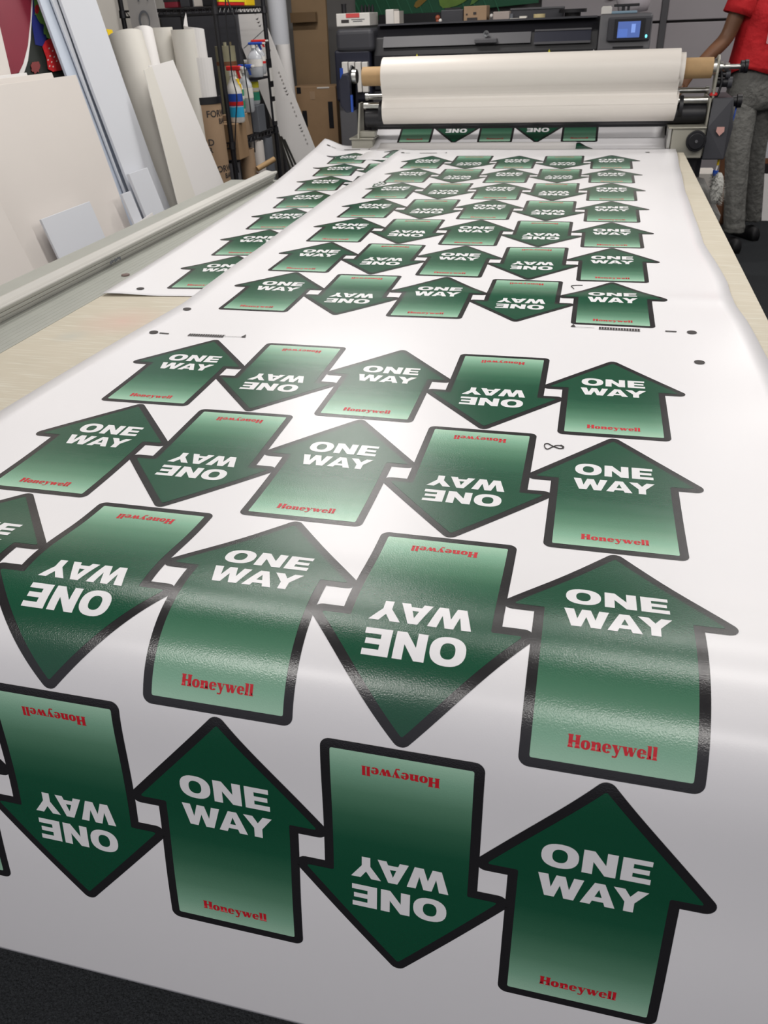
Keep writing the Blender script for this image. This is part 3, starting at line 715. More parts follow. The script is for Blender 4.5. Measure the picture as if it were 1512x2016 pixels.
# ------------------------------------------------------------------ wide format printer
PY = 4.10
PR = empty('large_format_printer', (-0.35, 4.4, FLOOR), 'wide dark grey inkjet printer with small touch screen, behind the laminator', 'printer')
build('end_cover', bpx(PY-0.03, 660, 56, 735, 104, 0.70), m_dkgrey, PR, bevel=0.03, seg=4)
build('end_cover_base', bpx(PY-0.02, 660, 98, 730, 200, 0.66), m_navy, PR, bevel=0.015)
xl = AY(732, 80, PY).x; xr = AY(1180, 60, PY).x; xR = AY(1283, 60, PY).x
zt = AY(900, 44, PY).z
bd = build('main_beam', MB().slab([(xl, PY+0.02, 0.20), (xl, PY+0.02, 0.40), (xl, PY+0.05, 0.50), (xl, PY+0.16, zt), (xl, PY+0.62, zt), (xl, PY+0.66, 0.20)], (xr-xl, 0, 0)), m_blackp, PR, bevel=0.008)
x0 = AY(752, 70, PY).x; x1 = AY(1045, 58, PY).x
build('window_lid', MB().slab([(x0, PY+0.012, 0.445), (x0, PY+0.045, 0.503), (x0, PY+0.052, 0.500), (x0, PY+0.02, 0.442)], (x1-x0, 0, 0)), m_mdgrey, PR)
build('lid_edge', MB().box(xl+0.02, xr-0.02, PY+0.10, PY+0.16, zt-0.004, zt+0.006), m_dkgrey, PR)
x2 = AY(1052, 58, PY).x; x3 = AY(1165, 52, PY).x
build('window_lid', MB().slab([(x2, PY+0.012, 0.445), (x2, PY+0.045, 0.503), (x2, PY+0.052, 0.500), (x2, PY+0.02, 0.442)], (x3-x2, 0, 0)), m_navy, PR)
build('lid_rim', MB().box(x2, x3, PY+0.008, PY+0.016, 0.435, 0.447).box(x2, x3, PY+0.040, PY+0.050, 0.503, 0.512), m_mdgrey, PR)
q = AY(957, 66, PY+0.01); lg = MB()
k = 24
for i in range(k):
    t0 = 2*PI*i/k; t1 = 2*PI*(i+1)/k
    lg.slab([(q.x+0.017*math.cos(t0), PY+0.012, q.z+0.017*math.sin(t0)), (q.x+0.017*math.cos(t1), PY+0.012, q.z+0.017*math.sin(t1)), (q.x, PY+0.014, q.z)], (0, 0.003, 0))
build('round_emblem', lg, mat('emblem_silver', (0.22, 0.23, 0.24), 0.35, metal=0.3), PR)
build('emblem_letters', MB().box(q.x-0.009, q.x-0.006, PY+0.009, PY+0.0115, q.z-0.004, q.z+0.011).box(q.x-0.003, q.x, PY+0.009, PY+0.0115, q.z-0.004, q.z+0.004).box(q.x-0.006, q.x-0.003, PY+0.009, PY+0.0115, q.z+0.002, q.z+0.004)
      .box(q.x+0.003, q.x+0.006, PY+0.009, PY+0.0115, q.z-0.011, q.z+0.004).box(q.x+0.009, q.x+0.012, PY+0.009, PY+0.0115, q.z-0.004, q.z+0.004).box(q.x+0.006, q.x+0.009, PY+0.009, PY+0.0115, q.z+0.002, q.z+0.004), m_dkgrey, PR)
build('latch', bpx(PY-0.01, 934, 76, 978, 85, 0.05), m_mdgrey, PR, bevel=0.004)
for px, py in ((821, 112), (1081, 103)):
    q = AY(px, py, PY+0.015); build('warning_sign', MB().slab([(q.x-0.012, PY+0.012, q.z-0.010), (q.x+0.012, PY+0.012, q.z-0.010), (q.x, PY+0.012, q.z+0.018)], (0, 0.004, 0)), m_orange, PR)
# display module
build('control_end', MB().slab([(xr-0.003, PY-0.01, 0.22), (xr-0.003, PY-0.01, 0.40), (xr-0.003, PY+0.03, 0.575), (xr-0.003, PY+0.60, 0.575), (xr-0.003, PY+0.60, 0.22)], (xR-xr+0.003, 0, 0)), m_mdgrey, PR, bevel=0.012)
def scr(px0, py0, px1, py1, off, th=0.006):
    Yp = PY-0.02
    a = AY(px0, (py0+py1)/2, Yp); c = AY(px1, (py0+py1)/2, Yp); t = AY((px0+px1)/2, py0, Yp).z; b_ = AY((px0+px1)/2, py1, Yp).z
    return MB().box(a.x, c.x, Yp-off-th, Yp-off, b_, t)
dp = build('display', scr(1196, 33, 1281, 81, -0.012, 0.016), m_dkgrey, PR, bevel=0.008, seg=3)
build('bezel', scr(1209, 37, 1269, 76, 0.0045, 0.003), m_blackp, dp)
build('screen', scr(1216, 42, 1260, 74, 0.0078, 0.002), mat('lit_screen', (0.02, 0.04, 0.12), 0.3, emit=((0.10, 0.17, 0.48), 0.75)), dp)
build('screen_panel', scr(1243, 47, 1251, 64, 0.0100, 0.001), mat('lit_screen_panel', (0.05, 0.1, 0.2), 0.3, emit=((0.22, 0.34, 0.80), 0.9)), dp)
build('screen_panel', scr(1217, 57, 1235, 73, 0.0100, 0.001), mat('lit_screen_tile', (0.05, 0.1, 0.2), 0.3, emit=((0.08, 0.15, 0.50), 0.9)), dp)
q = AY(1272, 71, PY-0.026); build('status_light', MB().ball((q.x, PY-0.028, q.z), 0.006, 0.003, 0.009), mat('cyan_light', (0.1, 0.5, 0.6), 0.3, emit=((0.15, 0.75, 0.85), 2.0)), dp, smooth='all')
build('vent_slot', scr(1206, 91, 1266, 94, -0.008, 0.004), m_blackp, PR)
# ink bays and stand
ib = MB()
for k, px in enumerate((674, 687, 700, 713)):
    bpx(PY-0.05, px, 122, px+11, 182, 0.05, ib)
build('ink_cartridge_row', ib, m_white, PR, bevel=0.004)
build('ink_flap', bpx(PY-0.054, 670, 134, 676, 178, 0.004), m_blue, PR)
build('stand_leg', MB().box(AY(668, 240, PY).x, AY(702, 240, PY).x, PY+0.02, PY+0.62, FLOOR+0.06, AY(680, 200, PY).z), m_mdgrey, PR, bevel=0.01)
build('stand_foot', MB().box(AY(662, 240, PY).x, AY(706, 240, PY).x, PY-0.12, PY+0.70, FLOOR, FLOOR+0.06), m_dkgrey, PR, bevel=0.01)
build('stand_leg', MB().box(xR-0.16, xR-0.06, PY+0.05, PY+0.60, FLOOR+0.06, 0.20), m_mdgrey, PR, bevel=0.01)
build('stand_foot', MB().box(xR-0.18, xR-0.04, PY-0.12, PY+0.70, FLOOR, FLOOR+0.06), m_dkgrey, PR, bevel=0.01)
build('lower_beam', MB().box(xl-0.1, xr, PY+0.25, PY+0.35, -0.35, -0.15), m_blackp, PR)
build('output_platen', MB().slab([(xl, PY+0.03, 0.20), (xl, PY-0.02, 0.16), (xl, PY-0.05, 0.0), (xl, PY+0.02, -0.02)], (xr-xl, 0, 0)), m_blackp, PR)
# white triangle of a sheet poking up behind the roll
q = AY(1168, 103, 3.6)
wt = MB().slab([(q.x-0.035, 3.55, q.z-0.055), (q.x+0.04, 3.60, q.z-0.055), (q.x+0.002, 3.58, q.z+0.016)], (0, 0.003, 0.0))
wt.slab([(q.x-0.035, 3.55, q.z-0.055), (q.x+0.04, 3.60, q.z-0.055), (q.x+0.06, 3.60, FLOOR+0.001), (q.x-0.06, 3.55, FLOOR+0.001)], (0, 0.003, 0.0))
o = build('paper_sheet', wt, m_paper); tag(o, 'white sheet whose corner peeks up behind the big laminate roll', 'paper')
# things on the printer
def on_printer(name, px0, py0, px1, py1, dep, m, label, cat, Y=PY+0.20, bev=0.004):
    z0 = zt+0.001
    a = AY(px0, (py0+py1)/2, Y).x; c = AY(px1, (py0+py1)/2, Y).x; h = abs(AY(px0, py0, Y).z-AY(px0, py1, Y).z)
    t = empty(name, ((a+c)/2, Y, z0), label, cat)
    body = build('body', MB().box(a, c, Y, Y+dep, z0, z0+h), m, t, bevel=bev)
    return t, a, c, z0, h
t, a, c, z0, h = on_printer('parts_box', 662, 27, 728, 53, 0.22, m_white, 'white box with a red label on the left end of the printer', 'box', Y=PY+0.05)
build('red_label', MB().box(a+0.30*(c-a), a+0.70*(c-a), PY+0.047, PY+0.0495, z0+h*0.66, z0+h*0.98), mat('soft_red', (0.65, 0.08, 0.08), 0.5), t)
build('black_print', MB().box(a+0.15*(c-a), a+0.38*(c-a), PY+0.047, PY+0.0495, z0+h*0.30, z0+h*0.52), m_ink, t)
build('grey_print', MB().box(a+0.45*(c-a), a+0.85*(c-a), PY+0.047, PY+0.0495, z0+h*0.50, z0+h*0.54).box(a+0.50*(c-a), a+0.78*(c-a), PY+0.047, PY+0.0495, z0+h*0.36, z0+h*0.41), m_greym, t)
for i, px in enumerate((708, 715, 722, 729)):
    q = AY(px, 20, PY+0.12)
    tag(build('small_ink_bottle', MB().cyl((q.x, PY+0.18, z0+h+0.001), (q.x, PY+0.18, z0+h+0.032), 0.010, n=12).cyl((q.x, PY+0.18, z0+h+0.032), (q.x, PY+0.18, z0+h+0.042), 0.006, n=12), m_blackp, smooth=True),
        'small black bottle in the row standing on the white box', 'bottle', 'small black bottles on the white box')
tag(build('black_marker_pot', MB().cyl((a+0.035, PY+0.12, z0+h+0.001), (a+0.035, PY+0.12, z0+h+0.045), 0.016, n=16).cyl((a+0.035, PY+0.12, z0+h+0.045), (a+0.035, PY+0.12, z0+h+0.052), 0.018, n=16), m_blackp, smooth=True), 'single black pot standing on the left edge of the white box', 'pot')
t, a, c, z0, h = on_printer('white_carton', 759, 14, 775, 44, 0.16, m_white, 'narrow upright white carton on the printer top', 'box')
build('side_panel', MB().box(c, c+0.035, PY+0.21, PY+0.34, z0, z0+h*0.88), m_liner, t)
t, a, c, z0, h = on_printer('kraft_box', 913, 8, 958, 38, 0.16, m_kraft, 'tan cardboard box with a cut out front corner, on the printer', 'box')
build('cut_out', MB().box(a+0.15*(c-a), a+0.60*(c-a), PY+0.197, PY+0.1995, z0+0.002, z0+h*0.24).box(a+0.42*(c-a), a+0.55*(c-a), PY+0.197, PY+0.1995, z0+h*0.44, z0+h*0.60).box(a+0.1*(c-a), a+0.17*(c-a), PY+0.197, PY+0.1995, z0+h*0.42, z0+h*0.52), m_ink, t)
t, a, c, z0, h = on_printer('pale_component', 971, 15, 1003, 32, 0.10, mat('pale_pink_plastic', (0.42, 0.36, 0.33), 0.6), 'pale blocky component with a small knob beside the tan box', 'component')
build('knob', MB().ball((a-0.012, PY+0.22, z0+0.025), 0.012, 0.012, 0.012), m_white, t, smooth='all')
build('bracket', MB().box(c, c+0.02, PY+0.21, PY+0.25, z0, z0+h*0.7), m_greym, t)
t, a, c, z0, h = on_printer('grey_case', 868, 16, 912, 40, 0.12, m_dkgrey, 'dark grey case left of the tan cardboard box', 'case', Y=PY+0.26)
build('handle', MB().box(a+0.02, c-0.02, PY+0.29, PY+0.31, z0+h, z0+h+0.012), m_blackp, t)
q = AY(863, 30, PY+0.18); tag(build('orange_ball_cap', MB().ball((q.x, PY+0.16, zt+0.028), 0.016, 0.016, 0.016).cyl((q.x, PY+0.16, zt+0.001), (q.x, PY+0.16, zt+0.02), 0.012, n=12), mat('dull_orange', (0.30, 0.07, 0.03), 0.5), smooth='all'), 'small round orange knob standing on the printer', 'knob')
tag(build('white_bead', MB().ball((q.x+0.022, PY+0.13, zt+0.012), 0.011, 0.011, 0.011), m_white, smooth='all'), 'tiny white cap beside the orange knob', 'cap')
t, a, c, z0, h = on_printer('black_tray', 1005, 12, 1110, 34, 0.10, m_dkgrey, 'long dark tray lying on the right half of the printer top', 'tray', Y=PY+0.30)
build('tray_lip', MB().box(a, c, PY+0.293, PY+0.2995, z0+h*0.85, z0+h), m_mdgrey, t)
q = AY(1062, 28, PY+0.2); t = empty('tape_roll', (q.x, PY+0.2, zt), 'yellowish roll of tape lying on the printer top', 'tape')
build('tape', MB().pipe((q.x, PY+0.2, zt+0.001), (q.x, PY+0.2, zt+0.026), 0.036, 0.012, n=28), mat('pale_yellow_tape', (0.62, 0.52, 0.28), 0.5), t, smooth=True)
q = AY(1020, 31, PY+0.2); tag(build('paper_scrap', MB().box(q.x-0.05, q.x+0.05, PY+0.18, PY+0.24, zt+0.001, zt+0.008).box(q.x+0.01, q.x+0.055, PY+0.19, PY+0.235, zt+0.008, zt+0.018), m_cream), 'crumpled cream scrap of paper on the printer top', 'paper')
q = AY(1127, 25, PY+0.2); t = empty('black_reel', (q.x, PY+0.2, zt), 'flat black reel lying near the touch screen', 'reel')
build('flange', MB().cyl((q.x, PY+0.24, zt+0.026), (q.x, PY+0.24, zt+0.045), 0.085, n=32).cyl((q.x, PY+0.24, zt+0.001), (q.x, PY+0.24, zt+0.026), 0.05, n=24), m_blackp, t, smooth=True)
# tray and squeegee on the control end
q = AY(1232, 27, PY+0.2); t = empty('blue_tray', (q.x, PY+0.2, 0.576), 'pale blue plastic tray on top of the printer screen end', 'tray')
build('body', MB().box(q.x-0.085, q.x+0.065, PY+0.12, PY+0.22, 0.576, 0.590), mat('pale_blue_plastic', (0.22, 0.33, 0.42), 0.4), t, bevel=0.004)
t = empty('squeegee', (q.x, PY+0.16, 0.591), 'black T shaped squeegee standing in the pale blue tray', 'squeegee')
build('blade', MB().box(q.x-0.075, q.x+0.075, PY+0.155, PY+0.175, 0.612, 0.626), m_blackp, t, bevel=0.003)
build('grip', MB().box(q.x-0.028, q.x-0.008, PY+0.155, PY+0.175, 0.591, 0.612).box(q.x+0.004, q.x+0.020, PY+0.155, PY+0.175, 0.591, 0.612), m_blackp, t)
bg = MB(); q = AY(1255, 12, PY+0.3); rnd = random.Random(5); rg = []
for i in range(6):
    z = 0.577+i*0.035; r = 0.10*(1-0.10*abs(i-2)); rg.append([(q.x-0.02+math.cos(2*PI*j/18)*r*(1+0.16*rnd.random()), PY+0.42+math.sin(2*PI*j/18)*r*0.6*(1+0.16*rnd.random()), z+0.012*rnd.random()) for j in range(18)])
bg.loft(rg); tag(build('plastic_bag', bg, mat('cloudy_plastic_bag', (0.46, 0.43, 0.46), 0.3), smooth='all'), 'crumpled cloudy white plastic bag behind the black squeegee', 'bag')
q = AY(1203, 22, PY+0.3); tag(build('folded_card', MB().box(q.x-0.06, q.x+0.005, PY+0.3, PY+0.36, 0.577, 0.612).box(q.x-0.055, q.x, PY+0.31, PY+0.35, 0.612, 0.618), m_white, bevel=0.002), 'folded white card left of the black squeegee', 'card')

# ------------------------------------------------------------------ banner on the back wall
BY = 5.80
BN = empty('fabric_banner', (-0.9, BY, 1.2), 'green banner with printed vegetables on the wall above the printer', 'banner')
qa = AY(700, 20, BY).x; qb = AY(1060, 8, BY).x; zb = 0.60
build('cloth', MB().slab([(qa, BY, zb-0.03), (qa+(qb-qa)*0.25, BY-0.01, zb+0.01), (qa+(qb-qa)*0.5, BY, zb+0.02), (qb, BY, zb+0.06), (qb, BY, 1.55), (qa, BY, 1.55)], (0, 0.01, 0)), m_bgreen, BN)
st = MB()
for i in range(14):
    x = qa+0.05+i*(qb-qa-0.35)/13; st.slab([(x, BY-0.013, 0.60+0.9*0), (x+0.008, BY-0.013, 0.60), (x-0.42, BY-0.013, 1.50), (x-0.43, BY-0.013, 1.50)] if x-0.43 > qa else [(x, BY-0.013, 0.62), (x+0.008, BY-0.013, 0.62), (qa+0.01, BY-0.013, 0.62+(x-qa)*2.1), (qa, BY-0.013, 0.61+(x-qa)*2.1)], (0, 0.001, 0))
build('leaf_lines', st, mat('lighter_green_line', (0.03, 0.20, 0.10), 0.6), BN)
def blob(pts, Y, th=0.004):
    mb = MB(); mb.slab([AY(x, y, Y) for x, y in pts], (0, th, 0)); return mb
build('printed_pear', blob([(864, -60), (864, 0), (866, 10), (872, 16), (885, 15), (900, 11), (912, 5), (922, -2), (930, -60)], BY-0.016), m_leaf, BN)
build('printed_stalk', blob([(818, 4), (815, 12), (820, 16), (826, 13), (842, -2), (850, -12), (838, -12)], BY-0.016), mat('yellow_brown_print', (0.32, 0.20, 0.03), 0.6), BN)
build('printed_leaf', blob([(925, 10), (933, 7), (948, -5), (952, -30), (940, -25)], BY-0.016), m_leafp, BN)
BC = MB().box(AY(745, 40, 5.5).x, AY(880, 40, 5.5).x, 5.5, 5.75, FLOOR, AY(820, 26, 5.5).z)
tag(build('black_cabinet', BC.box(AY(745, 40, 5.5).x, AY(880, 40, 5.5).x-0.02, 5.49, 5.5, FLOOR+0.05, 0.55), m_blackp, bevel=0.006), 'black cabinet behind the printer under the green banner', 'cabinet')

# ------------------------------------------------------------------ cardboard sheets left of the printer
def quadY(name, pts, Y, th, m, label, cat, group=None):
    """board seen from the front: pixel corners at depth Y, lower corners carried down to the floor, slight lean back"""
    tl, tr, br, bl = [AY(x, y, Y) for x, y in pts]
    def down(a, c):
        d = c-a; t = (FLOOR+0.001-a.z)/d.z; return a+d*t
    bl, br = down(tl, bl), down(tr, br)
    off = 0.05
    bl.y -= off; br.y -= off
    o = build(name, MB().slab([tl, tr, br, bl], (0, th, 0)), m)
    return tag(o, label, cat, group)
t = empty('cardboard_sheet', (-1.6, 4.75, FLOOR), 'tall dark brown cardboard panel leaning on the wall left of the printer', 'cardboard')
a0 = AY(566, -40, 4.75).x; a1 = AY(644, 100, 4.75).x
build('sheet', MB().slab([(a0, 4.72, FLOOR), (a1, 4.72, FLOOR), (a1, 4.80, 1.05), (a0, 4.80, 1.05)], (0, 0.03, 0)), m_card_dk, t)
build('packing_tape', MB().box(a0+0.01, a1-0.06, 4.715, 4.7605, 0.60, 0.66), mat('glossy_brown_tape', (0.17, 0.11, 0.06), 0.25), t)
t = empty('cardboard_box', (-1.45, 4.6, FLOOR), 'large brown cardboard box with black tape marks standing left of the printer', 'box')
x0 = AY(580, 230, 4.5).x; x1 = AY(664, 230, 4.5).x; z1 = AY(620, 170, 4.5).z
build('carton', MB().box(x0, x1, 4.5, 4.70, FLOOR, z1), m_card, t, bevel=0.004)
for (a, c, d, e_) in ((580, 172, 588, 184), (592, 218, 601, 250), (643, 200, 652, 252)):
    build('black_tape', bpx(4.496, a+4, c, d+4, e_, 0.003), m_blackp, t)
build('flap_seam', bpx(4.497, 624, 171, 648, 174, 0.002), m_liner, t)
build('torn_label', bpx(4.498, 610, 180, 620, 196, 0.0015), m_kraft, t)
# white upright rolls beside the cardboard
q = AY(552, 60, 4.45)
t = empty('plastic_roll', (q.x, 4.45, FLOOR), 'tall pale blue white roll standing by the brown cardboard', 'roll')
build('wound_sheet', MB().pipe((q.x, 4.45, FLOOR), (q.x-0.01, 4.45, 1.05), 0.065, 0.012, n=28), m_boardc, t, smooth=True)
build('tape_band', MB().pipe((q.x, 4.45, 0.2), (q.x, 4.45, 0.23), 0.0665, 0.002, n=28), m_clear, t, smooth=True)
p1 = AY(541, 88, 4.2); p2 = AY(573, 93, 4.2); 
t = empty('plastic_roll', (p1.x+0.04, 4.2, FLOOR), 'shorter white roll standing in front of the tall pale roll', 'roll')
build('wound_sheet', MB().pipe(((p1.x+p2.x)/2+0.04, 4.2, FLOOR), ((p1.x+p2.x)/2, 4.2, p1.z), 0.048, 0.01, n=24), m_paper, t, smooth=True)

# ------------------------------------------------------------------ long board with printed arrows, leaning beside the rack
KY = 3.98
t = empty('long_board', (-1.35, KY, FLOOR), 'long off white panel with small arrow marks leaning past the rack', 'panel')
tl, tr = AY(452, 16, KY), AY(508, 12, KY); br, bl = AY(622, 300, KY), AY(578, 333, KY)
def dn(a, c, Z=FLOOR+0.001):
    d = c-a; return a+d*((Z-a.z)/d.z)
tl2 = tr+(tl-tr).normalized()*0.22
bl2, br2 = dn(tl2, tl2+(br-tr)), dn(tr, br)
def upx(a, c, Z):
    d = a-c; return c+d*((Z-c.z)/d.z)
build('sheet', MB().slab([tl2, tr, br2, bl2], (0, 0.02, 0)), m_paper, t)
cm = MB()
def along(tt, inset): 
    d = (br-tr); p = tr+d*tt; n_ = Vector((-d.z, 0, d.x)).normalized(); 
    if n_.x > 0: n_ = -n_
    return p+n_*inset
dv = (br-tr).normalized()
nv = Vector((-dv.z, 0, dv.x)); nv = -nv if nv.x > 0 else nv
for base_t in (0.06, 0.52, 0.78):
    for k in range(3):
        p = along(base_t+k*0.022, 0.035); p.y = KY-0.0015
        s = 0.011
        cm = MB(); cm.slab([p-nv*s, p+dv*s*0.9, p+nv*s, p+nv*s*0.4+dv*s*0.2, p+dv*s*0.2, p-nv*s*0.4+dv*s*0.2][0:3]+[p+dv*s*0.35], (0, -0.001, 0)); build('chevron_mark', cm, m_ink, t)
m_faint = mat('faint_grey_mark', (0.36, 0.34, 0.33), 0.6)
for tt in (0.03, 0.20, 0.235, 0.27, 0.42, 0.445, 0.47, 0.495, 0.63, 0.66, 0.69, 0.72, 0.86, 0.89, 0.92):
    p = along(tt, 0.033); cm = MB(); cm.cyl((p.x, KY-0.0025, p.z), (p.x, KY-0.001, p.z), 0.0055, n=10); build('dot_mark', cm, m_faint, t)
p = along(0.14, 0.0); build('seam_line', MB().slab([p+nv*0.02-dv*0.0+Vector((0, -0.002, 0)), p+nv*0.20+dv*0.04+Vector((0, -0.002, 0)), p+nv*0.20+dv*0.043+Vector((0, -0.002, 0)), p+nv*0.02+dv*0.003+Vector((0, -0.002, 0))], (0, 0.001, 0)), m_greym, t)
al_group = 'dull metal strips leaning beside the long panel'
for i in range(3):
    a = AY(545+i*6, 262+i*6, KY-0.10); c = AY(568+i*9, 330+i*4, KY-0.10)
    c2 = dn(a, c); tag(build('metal_strip', MB().slab([a, a+Vector((0.016, 0, 0)), c2+Vector((0.016, 0, 0)), c2], (0, 0.006, 0)), m_steel), 'narrow dull metal strip leaning between the rack and the long panel', 'strip', al_group)

# ------------------------------------------------------------------ boards leaning on the left
def lean_x(z, a, b=LB): return a-b*(z-FLOOR)
LN = Vector((-1, 0, -LB)).normalized()
def lboard(name, y0, y1, zt_, a, th, m, label, cat='board', group=None, dy=0.0, dy0=None, round_=0, bev=0.0015):
    """board standing on the floor and leaning to the left; dy shifts the lower corners along y"""
    if dy0 is None: dy0 = dy
    f = FLOOR+0.001
    pts = [Vector((lean_x(f, a), y0+dy0, f)), Vector((lean_x(f, a), y1+dy, f))]
    if round_:
        for k in range(7):
            t = k/6*PI/2; yy = y1-round_+round_*math.cos(t); zz = zt_-round_+round_*math.sin(t); pts.append(Vector((lean_x(zz, a), yy, zz)))
    else: pts.append(Vector((lean_x(zt_, a), y1, zt_)))
    pts.append(Vector((lean_x(zt_, a), y0, zt_)))
    n_ = (pts[1]-pts[0]).cross(pts[-1]-pts[0]).normalized()
    if n_.x > 0: n_ = -n_
    o = build(name, MB().slab(pts, n_*th), m, bevel=bev)
    if label: tag(o, label, cat, group)
    return o
lboard('foam_board', -0.5, 1.84, 0.452, -1.50, 0.010, m_boardw, 'big warm white board with bare face leaning along the left of the table', dy=-0.16, dy0=0)
lboard('foam_board', -0.5, 1.70, 0.470, -1.515, 0.006, m_boardw, 'warm white board whose top edge just shows behind the biggest board', dy=-0.15, dy0=0)
lboard('foam_board', -0.5, 1.55, 0.479, -1.525, 0.006, m_paper, 'shorter white board furthest back behind the biggest board, edge only', dy=-0.15, dy0=0)
lboard('foam_board', -0.7, 0.935, 0.34, -1.42, 0.010, m_boardw, 'white board in the lower left corner with its diagonal right edge showing', dy=0.0)
o = lboard('small_board_stack', 1.13, 1.47, 0.012, -1.445, 0.010, m_boardc, 'small square light grey board with dark left edge in front of the biggest board', dy=-0.02)
tall = MB()
f = FLOOR+0.001
def lp_poly(name, pts_yz, a, th, m, label, cat='board', group=None):
    pts = [Vector((lean_x(z, a), y, z)) for y, z in pts_yz]
    n_ = (pts[1]-pts[0]).cross(pts[2]-pts[0]).normalized()
    if n_.x > 0: n_ = -n_
    return tag(build(name, MB().slab(pts, n_*th), m, bevel=0.001), label, cat, group)
lp_poly('tall_white_board', [(0.9, f), (1.22, f), (1.474, 0.467), (1.578, 0.722), (1.76, 1.15), (0.9, 1.15)], -1.545, 0.010, m_boardw, 'tall white board at the far left top beside the fruit poster')
# fruit poster
fa = -1.600
FP = empty('fruit_poster', (lean_x(0.4, fa), 1.9, 0.4), 'poster board with strawberries, green leaves and a dark red disc', 'poster')
def fpoly(pts_px, off): return [LP(x, y, fa+off) for x, y in pts_px]
y0 = LP(-30, 80, fa).y; y1 = LP(140, 160, fa).y+0.05
build('board', MB().slab([Vector((lean_x(f, fa), 1.0, f)), Vector((lean_x(f, fa), y1-0.12, f)), Vector((lean_x(1.1, fa), y1+0.02, 1.1)), Vector((lean_x(1.1, fa), 1.2, 1.1))], LN*0.006), m_dark, FP)
def fpart(name, pts, off, m): build(name, MB().slab(fpoly(pts, off), LN*0.0015), m, FP)
def epx(cx, cy, rx, ry, rot=0, n=22, wob=0, seed=1):
    r_ = random.Random(seed); R_ = math.radians(rot); out = []
    for i in range(n):
        t = 2*PI*i/n; q = 1+wob*(r_.random()-0.5); x = rx*math.cos(t)*q; y = ry*math.sin(t)*q
        out.append((cx+x*math.cos(R_)-y*math.sin(R_), cy+x*math.sin(R_)+y*math.cos(R_)))
    return out
fpart('blue_patch', [(64, -30), (100, -30), (104, 0), (98, 50), (88, 92), (70, 88), (62, 40)], 0.002, m_bluep)
fpart('disc_rim', [(0, -40), (66, -40), (65, 0), (63, 30), (60, 80), (55, 120), (48, 142), (40, 150), (30, 120)], 0.004, m_paper)
fpart('red_disc', [(-25, -40), (63, -40), (62, 0), (60, 40), (55, 90), (46, 125), (38, 142), (0, 160), (-25, 60)], 0.006, m_maroon)
fpart('leaf', epx(84, 18, 15, 34, -14, wob=0.35, seed=2), 0.006, m_leafp)
fpart('leaf', epx(98, 58, 14, 16, -20, wob=0.5, seed=4), 0.007, m_leafp)
fpart('leaf', epx(77, 0, 6, 30, 10, wob=0.4, seed=6), 0.005, m_leafp)
fpart('strawberry', [(84, 92), (90, 80), (100, 75), (110, 79), (118, 95), (125, 120), (128, 136), (118, 139), (104, 141), (95, 136), (92, 115)], 0.008, m_berry)
fpart('strawberry', epx(70, 132, 9, 12, wob=0.4, seed=9), 0.005, mat('dull_red_print', (0.20, 0.03, 0.03), 0.5))
fpart('strawberry', epx(73, 18, 4, 9, 0), 0.008, m_berry)
fpart('strawberry', epx(92, 34, 4, 6, 0), 0.008, m_berry)
for (sx2, sy) in ((97, 95), (104, 100), (99, 110), (107, 112), (95, 118), (102, 122), (112, 120), (105, 131), (113, 100), (98, 130)):
    fpart('seed', epx(sx2, sy, 1.1, 1.8, 10, 8), 0.0095, m_cream)
# tall pale foam strips; the first tinted like shadowed white to fill the gap
lp_poly('tall_foam_strip', [(1.66, f), (1.98, f), (2.0, 0.06), (2.05, 0.75), (2.12, 1.15), (1.93, 1.15), (1.86, 0.72)], -1.535, 0.012, m_boardb, 'tall narrow shade tinted foam strip right of the fruit poster')
lp_poly('tall_foam_strip', [(1.78, f), (1.83, f), (1.865, 0.06), (1.905, 0.40), (1.955, 0.722), (2.02, 1.15), (1.985, 1.15), (1.92, 0.72)], -1.515, 0.010, m_boardc, 'thin white edged foam strip between the shade tinted one and the wide white one')
lp_poly('tall_foam_strip', [(1.80, f), (2.12, f), (2.145, 0.036), (2.18, 0.40), (2.225, 0.722), (2.29, 1.15), (1.99, 1.15), (1.945, 0.722), (1.905, 0.40), (1.875, 0.06)], -1.49, 0.014, m_boardc, 'wide cool white foam sheet standing tall left of the paper rolls')
qa = LP(252, 342, -1.45); qb = LP(290, 333, -1.45)
lboard('small_foam_piece', qa.y, qb.y, qa.z, -1.445, 0.016, m_boardc, 'small pale blue board leaning low in front of the wide foam sheet', dy=-0.02)
qa = LP(238, 382, -1.44); qb = LP(256, 378, -1.44)
lboard('small_foam_piece', qa.y, qb.y, qa.z, -1.435, 0.012, m_boardc, 'narrowest short pale board beside the edge of the biggest board', dy=-0.01)
qa = LP(270, 436, -1.39); qb = LP(300, 418, -1.39)
lp_poly('paper_scrap', [(qa.y-0.06, f), (qb.y+0.02, f), (qb.y, qb.z), (qa.y, qa.z-0.005)], -1.39, 0.003, m_paper, 'small white paper corner poking up at the shelf edge of the table', 'paper')

